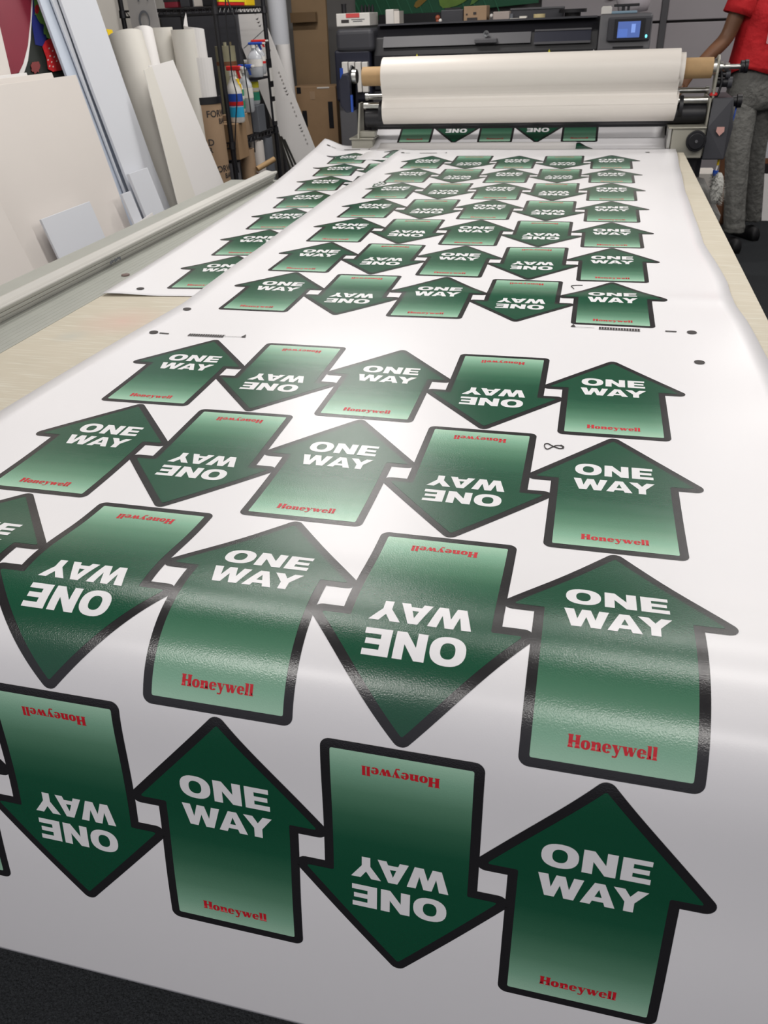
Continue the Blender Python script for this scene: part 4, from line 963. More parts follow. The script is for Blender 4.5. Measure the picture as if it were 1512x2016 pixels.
# ------------------------------------------------------------------ loose rolls and panels
def lroll(name, pxa, pya, pxb, pyb, a, r, m, label, group=None, th=0.006, ext_=None):
    p = LP(pxa, pya, a); q = LP(pxb, pyb, a); d = q-p
    e_ = p+d*((FLOOR+0.001-p.z)/d.z)
    t = empty(name, (e_.x, e_.y, FLOOR), label, 'roll', group)
    return t, p, e_
yt = LP(212, 58, -1.64); 
t, p, e_ = lroll('paper_roll', 246, 70, 345, 405, -1.56, 0.07, m_cream, 'thick loosely wound cream roll leaning left of the other rolls')
build('outer_wrap', MB().pipe(e_, p, 0.086, 0.004, n=40), m_cream, t, smooth=True)
build('inner_wrap', MB().pipe(e_+Vector((0.01, 0.012, 0)), p+Vector((0.008, 0.03, 0.004)), 0.060, 0.004, n=32), m_paper, t, smooth=True)
t, p, e_ = lroll('paper_roll', 281, 60, 352, 385, -1.60, 0.05, m_paper, 'thin white roll tucked just right of the thick cream roll')
build('wound_sheet', MB().pipe(e_, p, 0.052, 0.004, n=30), m_paper, t, smooth=True)
t, p, e_ = lroll('yellow_strip', 214, 57, 316, 380, -1.70, 0.01, m_yellow, 'thin bright yellow strip standing behind the thick cream roll')
t['category'] = 'strip'
w = Vector((0, 0.022, 0)); build('strip', MB().slab([e_-w, e_+w, p+w+Vector((0, 0.01, -0.004)), p-w], LN*0.006), m_yellow, t)
def vroll(px, py, Y, r, m, label, th=0.005, dx=0.0, name='paper_roll', slit=False):
    q = AY(px, py, Y)
    t = empty(name, (q.x+dx, Y, FLOOR), label, 'roll')
    build('wound_sheet', MB().pipe((q.x+dx, Y, FLOOR+0.001), (q.x, Y, q.z), r, th, n=36), m, t, smooth=True)
    build('inner_wind', MB().pipe((q.x+dx+0.006, Y, FLOOR+0.001), (q.x+0.006, Y, q.z-0.004), r*0.72, th*0.7, n=30), m, t, smooth=True)
    return t
vroll(314, 54, 2.86, 0.066, m_cream, 'upright cream roll with a slightly taller top, left of its twin', dx=0.0)
vroll(359, 58, 2.84, 0.060, m_cream, 'upright cream roll between its twin and the white curled sheets', dx=0.0)
qv = AY(290, 60, 2.9); t = vroll(292, 60, 2.93, 0.046, m_paper, 'upright pale roll half hidden behind the leaning thin roll', dx=0.0)
def edge_board(name, px4, a, th, m, label):
    tl, tr, br, bl = [LP(x, y, a) for x, y in px4]
    def down(p, q):
        d = q-p; return p+d*((f-p.z)/d.z)
    b1, b2 = down(tl, bl), down(tr, br)
    return tag(build(name, MB().slab([tl, tr, b2, b1], LN*th), m, bevel=0.001), label, 'board')
edge_board('slanting_board', [(305, 128), (341, 118), (437, 352), (384, 400)], -1.40, 0.008, m_paper, 'broad white panel slanting in front of the upright rolls beside the printed carton tube')
edge_board('slanting_board', [(284, 137), (299, 130), (389, 398), (356, 420)], -1.38, 0.006, m_cream, 'narrow cream panel slanting right of the thick cream roll')
edge_board('slanting_board', [(294, 129), (312, 127), (398, 335), (372, 380)], -1.388, 0.006, m_paper, 'pinkish white panel slanting between the cream and the broad white ones')

# carton tube with printed lettering
TX, TY, TR_ = -1.755, 2.90, 0.086
TZT = AY(422, 197, TY-TR_).z
CT = empty('carton_tube', (TX, TY, FLOOR), 'brown cardboard tube printed with dark lettering and a black rim, holding white sheets', 'tube')
build('tube_wall', MB().pipe((TX, TY, FLOOR+0.001), (TX, TY, TZT), TR_, 0.004, n=48), m_kraft, CT, smooth=True)
build('black_rim', MB().pipe((TX, TY, TZT-0.022), (TX, TY, TZT+0.012), TR_+0.004, 0.010, n=48), m_blackp, CT, smooth=True)
def text_mesh(body, size, bold=0.0):
    cu = bpy.data.curves.new('lettering', 'FONT'); cu.body = body; cu.size = size; cu.offset = bold; cu.resolution_u = 3
    cu.align_x = 'CENTER'
    ob = bpy.data.objects.new('lettering_tmp', cu); COL.objects.link(ob)
    dg = bpy.context.evaluated_depsgraph_get(); me = bpy.data.meshes.new_from_object(ob.evaluated_get(dg)); bpy.data.objects.remove(ob); bpy.data.curves.remove(cu)
    return me
def wrap_text(body, size, ang, z, bold, name):
    me = text_mesh(body, size, bold); bm = bmesh.new(); bm.from_mesh(me)
    for k in range(-16, 17):
        bmesh.ops.bisect_plane(bm, geom=bm.verts[:]+bm.edges[:]+bm.faces[:], dist=1e-6, plane_co=(k*0.012, 0, 0), plane_no=(1, 0, 0))
    for v in bm.verts:
        t = math.radians(ang)+v.co.x/TR_; zz = z+v.co.y+0.0*v.co.x
        v.co = Vector((TX+(TR_+0.0012)*math.cos(t), TY+(TR_+0.0012)*math.sin(t), zz))
    bm.to_mesh(me); bm.free(); me.materials.append(m_ink); me.name = name
    o = bpy.data.objects.new(name, me); COL.objects.link(o); o.parent = CT; o.matrix_parent_inverse = Matrix.Translation(-CT.location)
view_ang = math.degrees(math.atan2(CAM.y-TY, CAM.x-TX))
for z, an in ((TZT-0.085, 74), (TZT-0.225, -62), (TZT-0.365, 70), (TZT-0.505, -62)):
    wrap_text('FORWARD', 0.046, view_ang+an, z, 0.0010, 'lettering'); wrap_text('BANNER', 0.037, view_ang+an+18, z-0.036, 0.0010, 'lettering')
def curl(name, cx, cy, r, z0, z1, a0, a1, m, label, slope=0.0, spike=0.0):
    mb = MB(); n = 22; P = []
    for i in range(n+1):
        t = math.radians(a0+(a1-a0)*i/n); zt2 = z1+slope*(i/n)+ (spike*(1-i/3) if i < 3 else 0)
        P.append((cx+r*math.cos(t), cy+r*math.sin(t), zt2))
    for i in range(n):
        a = P[i]; c = P[i+1]
        mb.quad((a[0], a[1], z0), (c[0], c[1], z0), c, a)
        k = 0.994
        ai = (cx+(a[0]-cx)*k, cy+(a[1]-cy)*k); ci = (cx+(c[0]-cx)*k, cy+(c[1]-cy)*k)
        mb.quad((ai[0], ai[1], z0), (ai[0], ai[1], a[2]), (ci[0], ci[1], c[2]), (ci[0], ci[1], z0)); mb.quad(a, c, (ci[0], ci[1], c[2]), (ai[0], ai[1], a[2]))
    tag(build(name, mb, m, smooth='all'), label, 'sheet')
zA = AY(405, 45, TY).z; zB = AY(415, 110, TY-0.06).z
curl('curled_sheet', TX-0.008, TY+0.01, 0.052, FLOOR+0.002, zA, 150, 440, m_paper, 'taller curled white sheet with a pointed corner standing in the carton tube', slope=-0.035, spike=0.05)
curl('curled_sheet', TX, TY, 0.070, FLOOR+0.002, zB, 140, 425, m_paper, 'shorter curled white sheet wrapped round the taller one in the carton tube', slope=-0.012)

# ------------------------------------------------------------------ wire rack
RK = empty('wire_rack', (-1.93, 3.38, FLOOR), 'black wire shelving rack holding cleaning bottles, left of the cardboard', 'rack')
RX0, RX1, RY0, RY1 = -2.227, -1.680, 3.02, 3.74
D1, D2, D3 = 0.690, 0.030, -0.13
for x in (RX0, RX1):
    for y in (RY0, RY1):
        build('post', MB().cyl((x, y, FLOOR+0.001), (x, y, 1.10), 0.0135, n=14), m_blackp, RK, smooth=True)
def deck(z, name='wire_deck'):
    mb = MB()
    for zz in (z, z-0.028):
        mb.tube([(RX0, RY0, zz), (RX1, RY0, zz), (RX1, RY1, zz), (RX0, RY1, zz), (RX0, RY0, zz)], 0.0045, 6)
    for i in range(24):
        x = RX0+(RX1-RX0)*(i+0.5)/24; mb.tube([(x, RY0, z), (x, RY1, z)], 0.0022, 5)
    for i in range(3):
        y = RY0+(RY1-RY0)*(i+0.5)/3; mb.tube([(RX0, y, z-0.004), (RX1, y, z-0.004)], 0.004, 6)
    for i in range(26):     # zigzag truss along the visible edges
        x = RX0+(RX1-RX0)*i/26; x2 = RX0+(RX1-RX0)*(i+1)/26
        mb.tube([(x, RY0, z if i % 2 else z-0.028), (x2, RY0, z-0.028 if i % 2 else z)], 0.0022, 5)
        y = RY0+(RY1-RY0)*i/26; y2 = RY0+(RY1-RY0)*(i+1)/26
        mb.tube([(RX1, y, z if i % 2 else z-0.028), (RX1, y2, z-0.028 if i % 2 else z)], 0.0022, 5)
    build(name, mb, m_blackp, RK)
deck(D1); deck(D2+0.0); deck(-0.48)
for x in (RX0, RX1):
    for y in (RY0, RY1):
        for z in (D1, D2, -0.48): build('collar', MB().cyl((x, y, z-0.032), (x, y, z+0.004), 0.020, 0.017, n=14), m_blackp, RK, smooth=True)
# the things on its top deck
def rbox(name, x0, x1, y0, y1, z, h, m, label, cat, stripe=None):
    t = empty(name, ((x0+x1)/2, (y0+y1)/2, z), label, cat)
    build('body', MB().box(x0, x1, y0, y1, z+0.006, z+0.006+h), m, t, bevel=0.004)
    if stripe: build('stripe', MB().box(x0-0.001, x1+0.001, y0-0.0015, y0+0.003, z+0.006+h*0.3, z+0.006+h*0.6).box(x1-0.003, x1+0.0015, y0, y1, z+0.006+h*0.3, z+0.006+h*0.6), stripe, t)
rbox('tub', -1.99, -1.91, 3.06, 3.14, D1, 0.09, mat('dull_crimson', (0.28, 0.02, 0.04), 0.4), 'dull red tub on the top shelf of the rack', 'tub', m_ink)
rbox('jar', -1.895, -1.84, 3.06, 3.12, D1, 0.07, m_dkgrey, 'dark jar next to the dull red tub on the top shelf', 'jar')
q = AY(367, 8, 3.08); tag(build('white_jug', MB().cyl((-1.81, 3.09, D1+0.006), (-1.81, 3.09, D1+0.05), 0.022, n=16).cyl((-1.81, 3.09, D1+0.05), (-1.81, 3.09, D1+0.07), 0.012, n=12), m_clear, smooth=True), 'small clear white jar in the middle of the top shelf', 'jar')
rbox('carton', -1.815, -1.760, 3.06, 3.18, D1, 0.11, m_liner, 'greyish white carton beside the near rack post', 'box')
rbox('red_case', -1.740, -1.685, 3.10, 3.46, D1, 0.060, m_redp, 'bright red case on the right edge of the top shelf', 'case', m_orange)
rbox('yellow_case', -1.740, -1.685, 3.48, 3.62, D1, 0.050, m_yellow, 'small yellow case beyond the bright red one', 'case')
rbox('black_case', -1.760, -1.690, 3.05, 3.09, D1, 0.05, m_blackp, 'black clip box next to the near rack post', 'box')
# cleaning bottles on the middle deck
def spray_bottle(x, y, z, rot, h, body, label_m, label2_m, trig, text, liquid=None):
    t = empty('spray_bottle', (x, y, z), text, 'spray bottle')
    R_ = Matrix.Rotation(rot, 4, 'Z')
    def T(mb):
        for v in mb.v:
            w = R_ @ v; v.x = w.x+x; v.y = w.y+y; v.z = w.z+z
        return mb
    def ringe(rx, ry, zz, n=24): return [(rx*math.cos(2*PI*i/n), ry*math.sin(2*PI*i/n), zz) for i in range(n)]
    prof = [(0.85, 0), (1.0, 0.012), (1.0, 0.50*h), (0.94, 0.60*h), (0.62, 0.70*h), (0.34, 0.78*h), (0.32, 0.84*h)]
    build('bottle_body', T(MB().loft([ringe(0.048*r, 0.030*r, zz) for r, zz in prof])), body, t, smooth=True)
    build('label', T(MB().loft([ringe(0.0487, 0.0307, 0.30*h), ringe(0.0487, 0.0307, 0.52*h)], caps=False)), label_m, t, smooth=True)
    if label2_m: build('label', T(MB().loft([ringe(0.0487, 0.0307, 0.10*h), ringe(0.0487, 0.0307, 0.285*h)], caps=False)), label2_m, t, smooth=True)
    build('red_band', T(MB().loft([ringe(0.0492, 0.0312, 0.31*h), ringe(0.0492, 0.0312, 0.38*h)], caps=False)), m_redp if trig is m_redp else m_white, t, smooth=True)
    hd = T(MB().box(-0.030, 0.062, -0.012, 0.012, 0.92*h, h))
    head = build('trigger_head', hd, trig, t, bevel=0.005)
    build('nozzle', T(MB().box(0.062, 0.076, -0.010, 0.010, 0.935*h, 0.985*h)), m_white, head, bevel=0.002)
    build('trigger', T(MB().slab([(0.030, -0.006, 0.92*h), (0.044, -0.006, 0.92*h), (0.052, -0.006, 0.78*h), (0.044, -0.006, 0.78*h)], (0, 0.012, 0))), trig, head)
    build('neck_ring', T(MB().cyl((0, 0, 0.83*h), (0, 0, 0.92*h), 0.017, n=16)), m_white, t, smooth=True)
    return t
DZ = D2+0.005
tag(build('storage_box', MB().box(-1.830, -1.655, 3.055, 3.20, DZ-0.10, DZ+0.09), m_card, bevel=0.003), 'brown cardboard box standing under the blue spray bottle', 'box')
tag(build('storage_box', MB().box(-1.820, -1.695, 3.23, 3.40, DZ, DZ+0.12), m_kraft, bevel=0.003), 'lighter brown cardboard box behind the one under the spray bottle', 'box')
spray_bottle(-1.670, 3.12, DZ+0.092, -0.15, 0.285, m_white, m_blue, m_cyan, m_redp, 'white spray bottle with blue label, cyan liquid and red trigger on the rack')
spray_bottle(-1.740, 3.30, DZ+0.122, 0.3, 0.24, m_white, m_teal, m_teal, m_white, 'spray bottle with a green label right behind the blue labelled one')
spray_bottle(-1.700, 3.36, DZ+0.122, -0.2, 0.25, m_clear, m_white, None, m_blue, 'clear spray bottle with yellowish tag and blue trigger on the rack')
spray_bottle(-1.720, 3.50, DZ+0.15, 0.1, 0.24, m_clear, m_orange, m_teal, m_white, 'clear bottle with yellow and teal labels near the far rack post')
spray_bottle(-1.660, 3.46, DZ+0.30, -0.1, 0.18, m_clear, m_white, None, m_blue, 'upper clear spray bottle with blue trigger hanging on the rack rail')
spray_bottle(-1.680, 3.56, DZ+0.31, 0.0, 0.18, m_clear, m_white, None, m_redp, 'upper clear spray bottle with red trigger near the far rack post')
tag(build('plinth_box', MB().box(-1.780, -1.670, 3.44, 3.56, DZ, DZ+0.148), m_greym, bevel=0.003), 'dark grey box holding up the clear bottles at the far rack post', 'box')
tag(build('rail_hanger', MB().box(-1.700, -1.640, 3.42, 3.60, DZ+0.285, DZ+0.298), m_blackp), 'black ledge clipped on the rack under the upper bottles', 'ledge')
q = AY(494, 152, 3.2)
tag(build('squat_bottle', MB().cyl((-1.700, 3.25, DZ+0.122), (-1.700, 3.25, DZ+0.28), 0.022, n=18).cyl((-1.700, 3.25, DZ+0.28), (-1.700, 3.25, DZ+0.305), 0.014, n=14), m_yellow, smooth=True), 'slim bottle with a yellow cap between the spray bottles', 'bottle')
# khaki machine part behind
t = empty('khaki_canister', (-1.84, 3.55, DZ), 'tall khaki canister with ribbed side behind the cleaning bottles', 'canister')
build('body', MB().cyl((-1.86, 3.50, DZ), (-1.86, 3.50, 0.50), 0.06, n=24), mat('khaki_plastic', (0.36, 0.34, 0.22), 0.5), t, smooth=True)
build('rib', MB().cyl((-1.840, 3.46, DZ), (-1.840, 3.46, 0.52), 0.010, n=10), mat('pale_khaki', (0.50, 0.48, 0.33), 0.5), t, smooth=True)
build('rib', MB().cyl((-1.825, 3.50, DZ), (-1.825, 3.50, 0.52), 0.010, n=10), mat('brown_khaki', (0.24, 0.20, 0.11), 0.5), t, smooth=True)
build('brown_band', MB().cyl((-1.86, 3.50, 0.40), (-1.86, 3.50, 0.42), 0.062, n=24), m_wood, t, smooth=True)
# standing rolls under the deck
for (x, y, r, m, z1, lab) in ((-1.740, 3.12, 0.045, mat('grey_film_roll', (0.16, 0.16, 0.175), 0.5), -0.085, 'dark grey roll standing on the lower rack shelf under the cardboard box'),
                              (-1.700, 3.27, 0.046, m_kraft, -0.035, 'tan cardboard roll standing beside the dark grey roll on the lower shelf'),
                              (-1.700, 3.44, 0.042, m_boardw, -0.012, 'white roll with a brown band on the lower rack shelf'),
                              (-1.710, 3.60, 0.05, m_greym, -0.012, 'dark roll next to the far rack post on the lower shelf')):
    t = empty('standing_roll', (x, y, -0.475), lab, 'roll')
    build('wound_sheet', MB().pipe((x, y, -0.474), (x, y, z1), r, 0.008, n=26), m, t, smooth=True)
    if m is m_boardw: build('brown_band', MB().pipe((x, y, -0.20), (x, y, -0.19), r+0.001, 0.003, n=26), m_wood, t)
q = AY(526, 320, 3.3); tag(build('wooden_dowel', MB().cyl((q.x-0.05, 3.25, q.z-0.03), (q.x+0.03, 3.35, q.z+0.012), 0.016, n=14), m_core, smooth=True), 'short tan cardboard core lying across the lower shelf', 'tube')
q = AY(490, 350, 3.0); tag(build('power_strip', MB().box(-1.700, -1.44, 2.90, 2.93, -0.235, -0.195), m_blackp, bevel=0.003), 'black strip of sockets behind the end of the table shelf', 'socket strip')
# white squares on the far post
tg = empty('label_rack', (-1.61, 3.68, 0.2), 'black holder with white tags fixed beside the far rack post', 'tag holder')
build('holder', MB().box(-1.664, -1.652, 3.65, 3.71, 0.05, 0.42), m_blackp, tg); 
for zc, hh in ((0.335, 0.035), (0.24, 0.025), (0.13, 0.055)): build('white_tag', MB().box(-1.652, -1.642, 3.66, 3.70, zc-hh, zc+hh), m_white, tg)
# two cables hanging in front of the rack
def px_cable(pts, Y, lab):
    P = [AY(x, y, Y) for x, y in pts]; sm = []
    for i in range(len(P)-1):
        p0 = P[max(i-1, 0)]; p1 = P[i]; p2 = P[i+1]; p3 = P[min(i+2, len(P)-1)]
        for k in range(5):
            t = k/5; sm.append(0.5*((2*p1)+(-p0+p2)*t+(2*p0-5*p1+4*p2-p3)*t*t+(-p0+3*p1-3*p2+p3)*t**3))
    sm.append(P[-1]); tag(build('power_cable', MB().tube(sm, 0.0036, 7), m_blackp, smooth='all'), lab, 'cable')
px_cable([(444, -30), (444, 20), (446, 50), (452, 100), (457, 150), (466, 190), (464, 240), (463, 300), (470, 340)], 2.99, 'left of the two black cables hanging in front of the rack')
px_cable([(440, -30), (450, 5), (462, 35), (467, 70), (478, 115), (483, 150), (491, 200), (498, 255), (502, 300)], 2.97, 'right of the two black cables, bowed outwards in front of the rack')
# big grey box and tall printed panel behind the rolls
t = empty('storage_cabinet', (-2.3, 2.75, FLOOR), 'grey beige cabinet at the far left behind the leaning boards', 'cabinet')
build('carcass', MB().box(-2.49, -2.22, 2.30, 2.96, FLOOR+0.001, 1.15), m_wall_warm, t, bevel=0.01)
build('door_seam', MB().box(-2.222, -2.218, 2.62, 2.63, FLOOR+0.05, 1.1), m_greym, t)
t = empty('printed_board', (-2.1, 3.0, FLOOR), 'light grey panel with a dark oval outline above the cream rolls', 'panel')
pa, pb, pc = AY(262, 0, 2.97), AY(305, 0, 2.97), AY(310, 60, 2.97)
build('sheet', MB().slab([(pa.x-0.01, 2.965, FLOOR+0.001), (pc.x+0.10, 2.965, FLOOR+0.001), (pb.x-0.03, 2.985, 1.05), (pa.x-0.05, 2.985, 1.05)], (0, 0.006, 0)), mat('light_grey_panel', (0.40, 0.39, 0.39), 0.6), t)
ov = MB(); 
for i in range(26):
    t0 = 2*PI*i/26; t1 = 2*PI*(i+1)/26
    def E_(tt, k): return AY(284+k*11*math.cos(tt)+2*math.sin(tt), 40+k*20*math.sin(tt), 2.9635)
    def E2(tt): return AY(285+8*math.cos(tt)+2*math.sin(tt), 41+16*math.sin(tt), 2.9635)
    ov.slab([E_(t0, 1), E_(t1, 1), E2(t1), E2(t0)], (0, 0.001, 0))
build('oval_outline', ov, m_greym, t)
build('round_letters', MB().slab([AY(270, -25, 2.9635), AY(275, -25, 2.9635), AY(274, 3, 2.9635), AY(271, 3, 2.9635)], (0, 0.001, 0)).slab([AY(288, -25, 2.9635), AY(292, -25, 2.9635), AY(291, 2, 2.9635), AY(289, 2, 2.9635)], (0, 0.001, 0)), m_greym, t)
tag(build('dark_backdrop_cabinet', MB().box(-2.49, -1.95, 3.95, 4.35, FLOOR+0.001, 0.70), m_dkgrey, bevel=0.01), 'dark grey cabinet seen through the rack behind the rolls', 'cabinet')

# ------------------------------------------------------------------ things on the floor at the right
q = AY(1486, 320, 5.2)
t = empty('low_shelf', (1.95, 5.45, FLOOR), 'low brown wooden shelf unit with white boards by the back wall', 'shelf')
build('top_board', MB().box(1.55, 2.5, 5.25, 5.65, -0.42, -0.39), m_wood, t); build('side_board', MB().box(1.55, 1.58, 5.25, 5.65, FLOOR+0.001, -0.42), m_wood, t); build('side_board', MB().box(2.47, 2.5, 5.25, 5.65, FLOOR+0.001, -0.42), m_wood, t)
tag(build('leaning_sheet', MB().slab([(1.50, 5.02, FLOOR+0.001), (2.35, 5.02, FLOOR+0.001), (2.35, 5.14, -0.50), (1.52, 5.14, -0.47)], (0, 0.012, 0)), m_paper), 'white sheet standing against the brown wooden shelf behind the person', 'board')
tag(build('white_stack', MB().box(1.56, 2.3, 5.28, 5.6, -0.388, -0.13), m_boardc, bevel=0.004), 'stack of white boards lying on the brown wooden shelf', 'boards')
q = AY(1375, 325, 3.7)
tag(build('white_bin', MB().slab([(0.96, 3.75, FLOOR+0.001), (1.05, 3.75, FLOOR+0.001), (1.07, 3.72, -0.24), (0.95, 3.72, -0.24)], (0, 0.2, 0)), m_liner, bevel=0.004), 'white bin standing under the laminator end behind the duster', 'bin')
tag(build('plastic_sheet', MB().slab([AY(1352, 345, 3.02), AY(1385, 352, 3.02), AY(1418, 425, 2.98), AY(1415, 437, 2.98), AY(1396, 408, 2.98)], (0.004, 0.012, 0)), mat('translucent_grey', (0.28, 0.275, 0.26), 0.35)), 'crumpled translucent grey sheet hanging off the table corner under the duster', 'sheet')

# ------------------------------------------------------------------ the person
PC = Vector((1.285, 4.34, 0)); FW = Vector((-0.62, 0.785, 0)).normalized(); LF = Vector((FW.y*-1, FW.x, 0)); LF = Vector((-FW.y, FW.x, 0))
def pp(f_, l_, z): return PC+FW*f_+LF*l_+Vector((0, 0, z+FLOOR))
PER = empty('person', (PC.x, PC.y, FLOOR), 'person in a red t-shirt and grey jeans reaching over behind the laminator', 'person')
def skin_obj(name, nodes, edges, m, parent, root=0, sub=2):
    me = bpy.data.meshes.new(name); me.from_pydata([tuple(n_[0]) for n_ in nodes], edges, []); me.materials.append(m)
    o = bpy.data.objects.new(name, me); COL.objects.link(o)
    sk = o.modifiers.new('skin', 'SKIN'); sk.use_smooth_shade = True
    layer = me.skin_vertices[0] if me.skin_vertices else None
    if layer is None:
        bpy.context.view_layer.objects.active = o
        me.attributes  # keep reference
    for i, n_ in enumerate(nodes):
        r = n_[1]; me.skin_vertices[0].data[i].radius = (r, r) if not isinstance(r, tuple) else r
        me.skin_vertices[0].data[i].use_root = (i == root)
    ss = o.modifiers.new('subsurf', 'SUBSURF'); ss.levels = sub; ss.render_levels = sub
    o.parent = parent; o.matrix_parent_inverse = Matrix.Translation(-abs_loc(parent))
    return o
elbow = AY(1431, 76, 4.20); wrist = AY(1362, 142, 4.12); hand = AY(1350, 158, 4.10)
sh = pp(0.0, 0.20, 1.46)
N = [(pp(0, 0, 0.95), (0.12, 0.10)), (pp(0, 0, 1.12), (0.12, 0.09)), (pp(0, 0, 1.30), (0.14, 0.10)), (pp(0.0, 0, 1.42), (0.11, 0.08)), (pp(0.01, 0, 1.50), 0.055), (pp(0.02, 0, 1.57), 0.055), (pp(0.04, 0, 1.64), (0.072, 0.085)), (pp(0.045, 0, 1.72), (0.074, 0.09)), (pp(0.04, 0, 1.775), (0.05, 0.06)),
     (pp(0, 0.14, 1.44), 0.06), (sh, 0.058), (sh.lerp(elbow, 0.5), 0.052), (elbow, 0.045), (elbow.lerp(wrist, 0.35), 0.045), (wrist, 0.028), (hand, 0.034),
     (pp(0, -0.14, 1.44), 0.06), (pp(0.0, -0.20, 1.42), 0.058), (pp(0.02, -0.24, 1.26), 0.048), (pp(0.05, -0.25, 1.12), 0.042), (pp(0.22, -0.22, 1.05), 0.036), (pp(0.34, -0.18, 1.02), 0.026), (pp(0.40, -0.17, 1.01), 0.032),
     (pp(0, 0.09, 0.88), 0.085), (pp(0.0, 0.095, 0.5), 0.058), (pp(-0.02, 0.10, 0.12), 0.040), (pp(0, -0.09, 0.88), 0.085), (pp(0.03, -0.10, 0.5), 0.058), (pp(0.06, -0.11, 0.12), 0.040)]
E_ = [(0, 1), (1, 2), (2, 3), (3, 4), (4, 5), (5, 6), (6, 7), (7, 8), (3, 9), (9, 10), (10, 11), (11, 12), (12, 13), (13, 14), (14, 15), (3, 16), (16, 17), (17, 18), (18, 19), (19, 20), (20, 21), (21, 22), (0, 23), (23, 24), (24, 25), (0, 26), (26, 27), (27, 28)]
def fingers(ih, hc, fd, sd, N, E_):
    up = fd.cross(sd).normalized()
    for k, (ln, off) in enumerate(((0.068, -0.026), (0.078, -0.009), (0.073, 0.009), (0.058, 0.025))):
        p = hc+sd*off+fd*0.03; i0 = len(N); N.append((p, 0.0105)); E_.append((ih, i0))
        for j, (fr, dr) in enumerate(((0.45, 0.12), (0.78, 0.40), (1.0, 0.75))):
            N.append((p+fd*ln*fr-up*ln*dr*0.55, 0.0095-0.001*j)); E_.append((len(N)-2, len(N)-1))
    p = hc-sd*0.036+fd*0.0; N.append((p, 0.012)); E_.append((ih, len(N)-1)); N.append((p-sd*0.018+fd*0.030-up*0.012, 0.0105)); E_.append((len(N)-2, len(N)-1)); N.append((p-sd*0.018+fd*0.055-up*0.026, 0.009)); E_.append((len(N)-2, len(N)-1))
fd = (hand-wrist).normalized(); sd = fd.cross(Vector((0.2, 0.9, 0.3))).normalized()
fingers(15, hand, fd, sd, N, E_)
fingers(22, pp(0.40, -0.17, 1.01), FW, LF*-1, N, E_)
body = skin_obj('body', N, E_, m_skin, PER)
fc = MB(); hc = pp(0.05, 0, 1.685)
fc.ball(hc+FW*0.092+Vector((0, 0, -0.005)), 0.013, 0.016, 0.022); 
build('nose', fc, m_skin, PER, smooth='all')
for s in (1, -1):
    build('ear', MB().ball(hc+LF*0.080*s+FW*-0.01, 0.014, 0.018, 0.03), m_skin, PER, smooth='all')
    build('eye', MB().ball(hc+LF*0.030*s+FW*0.078+Vector((0, 0, 0.02)), 0.011, 0.011, 0.008), m_white, PER, smooth='all')
build('mouth', MB().ball(hc+FW*0.083+Vector((0, 0, -0.05)), 0.018, 0.014, 0.006), mat('lips', (0.20, 0.05, 0.04), 0.5), PER, smooth='all')
build('hair', MB().ball(hc+Vector((0, 0, 0.035))-FW*0.018, 0.090, 0.094, 0.085, n=20), m_hair, PER, smooth='all')
def ell(f_, l_, z, rw, rd, n=28, rot=0):
    out = []
    for i in range(n):
        t = 2*PI*i/n; out.append(pp(f_+rd*math.sin(t), l_+rw*math.cos(t), z))
    return out
rnd = random.Random(11)
def rough(r, a): return [Vector(p)+Vector((rnd.uniform(-a, a), rnd.uniform(-a, a), rnd.uniform(-a, a))) for p in r]
tee = MB(); rr_ = []
for z, rw, rd in ((1.03, 0.205, 0.145), (1.08, 0.205, 0.145), (1.13, 0.20, 0.14), (1.20, 0.192, 0.13), (1.28, 0.195, 0.13), (1.36, 0.20, 0.13), (1.43, 0.195, 0.115), (1.475, 0.15, 0.09), (1.50, 0.085, 0.07)):
    rr_.append(rough(ell(0, 0, z, rw, rd), 0.003 if z > 1.05 else 0.001))
rr_[0] = [p-Vector((0, 0, 0.02*math.sin(3*i/28*2*PI))) for i, p in enumerate(rr_[0])]
tee.loft(rr_, caps=False)
for s, e2 in ((1, sh.lerp(elbow, 0.52)), (-1, pp(0.02, -0.235, 1.26))):
    s0 = pp(0, 0.13*s, 1.43); s1 = sh if s > 0 else pp(0, -0.20, 1.42)
    ax = [s0, s0.lerp(s1, 0.6), s1, s1.lerp(e2, 0.5), e2]; rds = [0.075, 0.085, 0.084, 0.082, 0.084]; k = len(tee.v)
    tee.tube(ax, rds, 20)
    tee.f.pop(); tee.mi.pop(); tee.f.pop(); tee.mi.pop()
ts = build('t_shirt', tee, m_tee, PER, smooth='all')
sd_ = ts.modifiers.new('subsurf', 'SUBSURF'); sd_.levels = 1; sd_.render_levels = 1
so_ = ts.modifiers.new('solid', 'SOLIDIFY'); so_.thickness = 0.003
# white outlined print on the back of the shirt
pm = MB(); 
def bk(l_, z): 
    q = max(-0.99, min(0.99, l_/0.205)); return pp(-0.136*math.sqrt(1-q*q)-0.012, l_, z)
def bar(l0, z0, l1, z1, w=0.004):
    n = 6
    for i in range(n):
        a = (l0+(l1-l0)*i/n, z0+(z1-z0)*i/n); c = (l0+(l1-l0)*(i+1)/n, z0+(z1-z0)*(i+1)/n)
        if abs(z1-z0) > abs(l1-l0): pm.quad(bk(a[0]-w, a[1]), bk(a[0]+w, a[1]), bk(c[0]+w, c[1]), bk(c[0]-w, c[1]))
        else: pm.quad(bk(a[0], a[1]-w), bk(a[0], a[1]+w), bk(c[0], c[1]+w), bk(c[0], c[1]-w))
bar(0.105, 1.18, 0.105, 1.36); bar(-0.11, 1.18, -0.11, 1.36); bar(0.105, 1.18, -0.11, 1.18); bar(0.105, 1.36, -0.11, 1.36)
bar(0.09, 1.205, 0.09, 1.245, 0.005); bar(0.09, 1.29, 0.09, 1.33, 0.005)
build('shirt_print', pm, mat('pale_pink_print', (0.70, 0.40, 0.42), 0.7), PER)
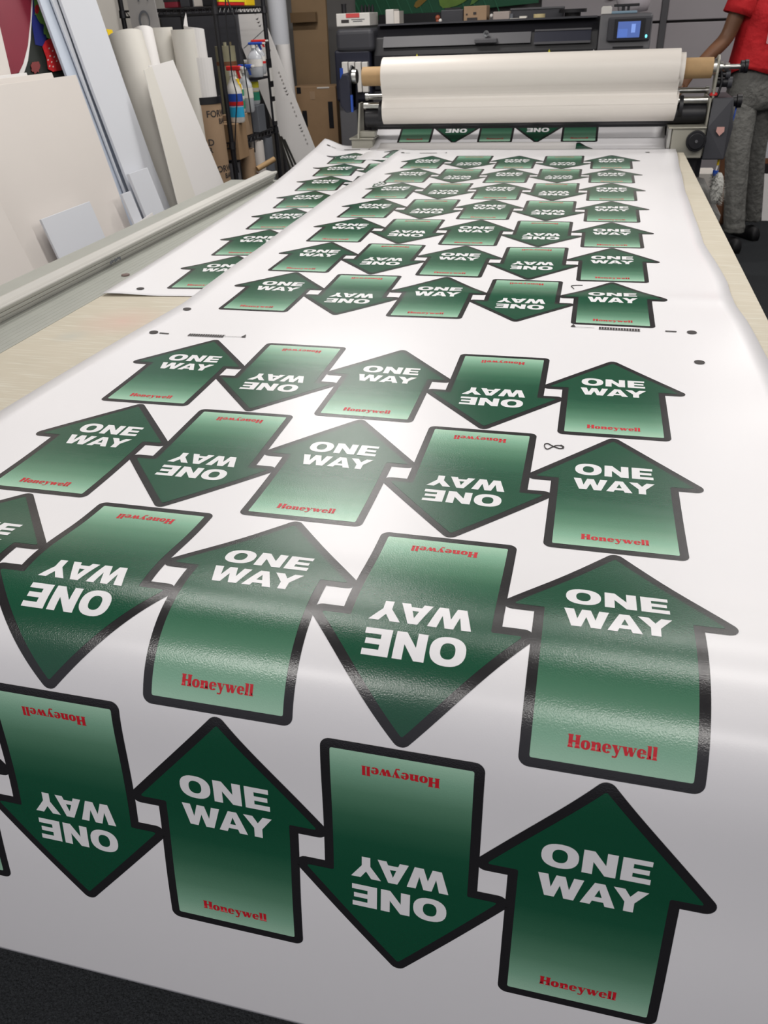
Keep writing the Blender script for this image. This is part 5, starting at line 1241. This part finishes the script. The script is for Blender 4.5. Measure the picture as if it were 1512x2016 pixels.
# jeans
jn = MB(); foot = [AZ(1442, 480, FLOOR+0.05), AZ(1477, 456, FLOOR+0.05)]
def oring(c, rx, ry, n=28): return [c+Vector((rx*math.cos(2*PI*i/n), ry*math.sin(2*PI*i/n), 0)) for i in range(n)]
jn.loft([rough(ell(0, 0, z, rw, rd), 0.003) for z, rw, rd in ((1.07, 0.170, 0.125), (1.00, 0.178, 0.132), (0.93, 0.185, 0.138), (0.86, 0.186, 0.138), (0.80, 0.176, 0.12))])
kn = [AY(1452, 300, 4.20), AY(1484, 290, 4.40)]
hp = [pp(0.0, 0.088, 0.90), pp(0.0, -0.088, 0.90)]
for i in range(2):
    h0, k0, f0 = hp[i], kn[i], foot[i]+Vector((0, 0.03, 0.06))
    h1 = h0.lerp(k0, 0.35); c1 = k0.lerp(f0, 0.5)
    rg = []
    for (c, r) in ((h0, 0.095), (h0.lerp(k0, 0.2), 0.096), (h0.lerp(k0, 0.45), 0.090), (h0.lerp(k0, 0.7), 0.082), (k0, 0.074), (k0.lerp(f0, 0.25), 0.072), (k0.lerp(f0, 0.5), 0.069), (k0.lerp(f0, 0.7), 0.065), (k0.lerp(f0, 0.8), 0.069), (k0.lerp(f0, 0.86), 0.063), (k0.lerp(f0, 0.91), 0.068), (k0.lerp(f0, 0.95), 0.062), (f0, 0.067)):
        rg.append(rough(oring(c, r, r*0.95), 0.005))
    jn.loft(rg)
js = build('jeans', jn, m_jeans, PER, smooth='all'); sm_ = js.modifiers.new('subsurf', 'SUBSURF'); sm_.levels = 1; sm_.render_levels = 2
build('back_pocket', MB().slab([bk(-0.03, 0.90)+FW*0.004, bk(-0.13, 0.90)+FW*0.004, bk(-0.125, 0.80)+FW*0.010, bk(-0.08, 0.77)+FW*0.010, bk(-0.035, 0.80)+FW*0.010], FW*0.004), m_jeans, js)
# shoes
for i, (c, hd_) in enumerate(((foot[0], Vector((-0.35, 0.94, 0))), (foot[1], Vector((-0.5, 0.87, 0))))):
    hd_.normalize(); sd2 = Vector((-hd_.y, hd_.x, 0)); rings = []
    for t, w_, h_ in ((-0.075, 0.026, 0.060), (-0.06, 0.036, 0.085), (-0.01, 0.040, 0.095), (0.05, 0.043, 0.080), (0.11, 0.047, 0.060), (0.16, 0.044, 0.050), (0.195, 0.030, 0.040), (0.205, 0.015, 0.028)):
        b_ = Vector((c.x, c.y+0.01, FLOOR+0.001))+hd_*t; rg = []
        for k in range(16):
            a = 2*PI*k/16; rg.append(b_+sd2*w_*math.cos(a)+Vector((0, 0, h_/2+h_/2*math.sin(a) if math.sin(a) > -0.55 else 0)))
        rings.append(rg)
    build('shoe', MB().loft(rings), m_shoe, PER, smooth='all')
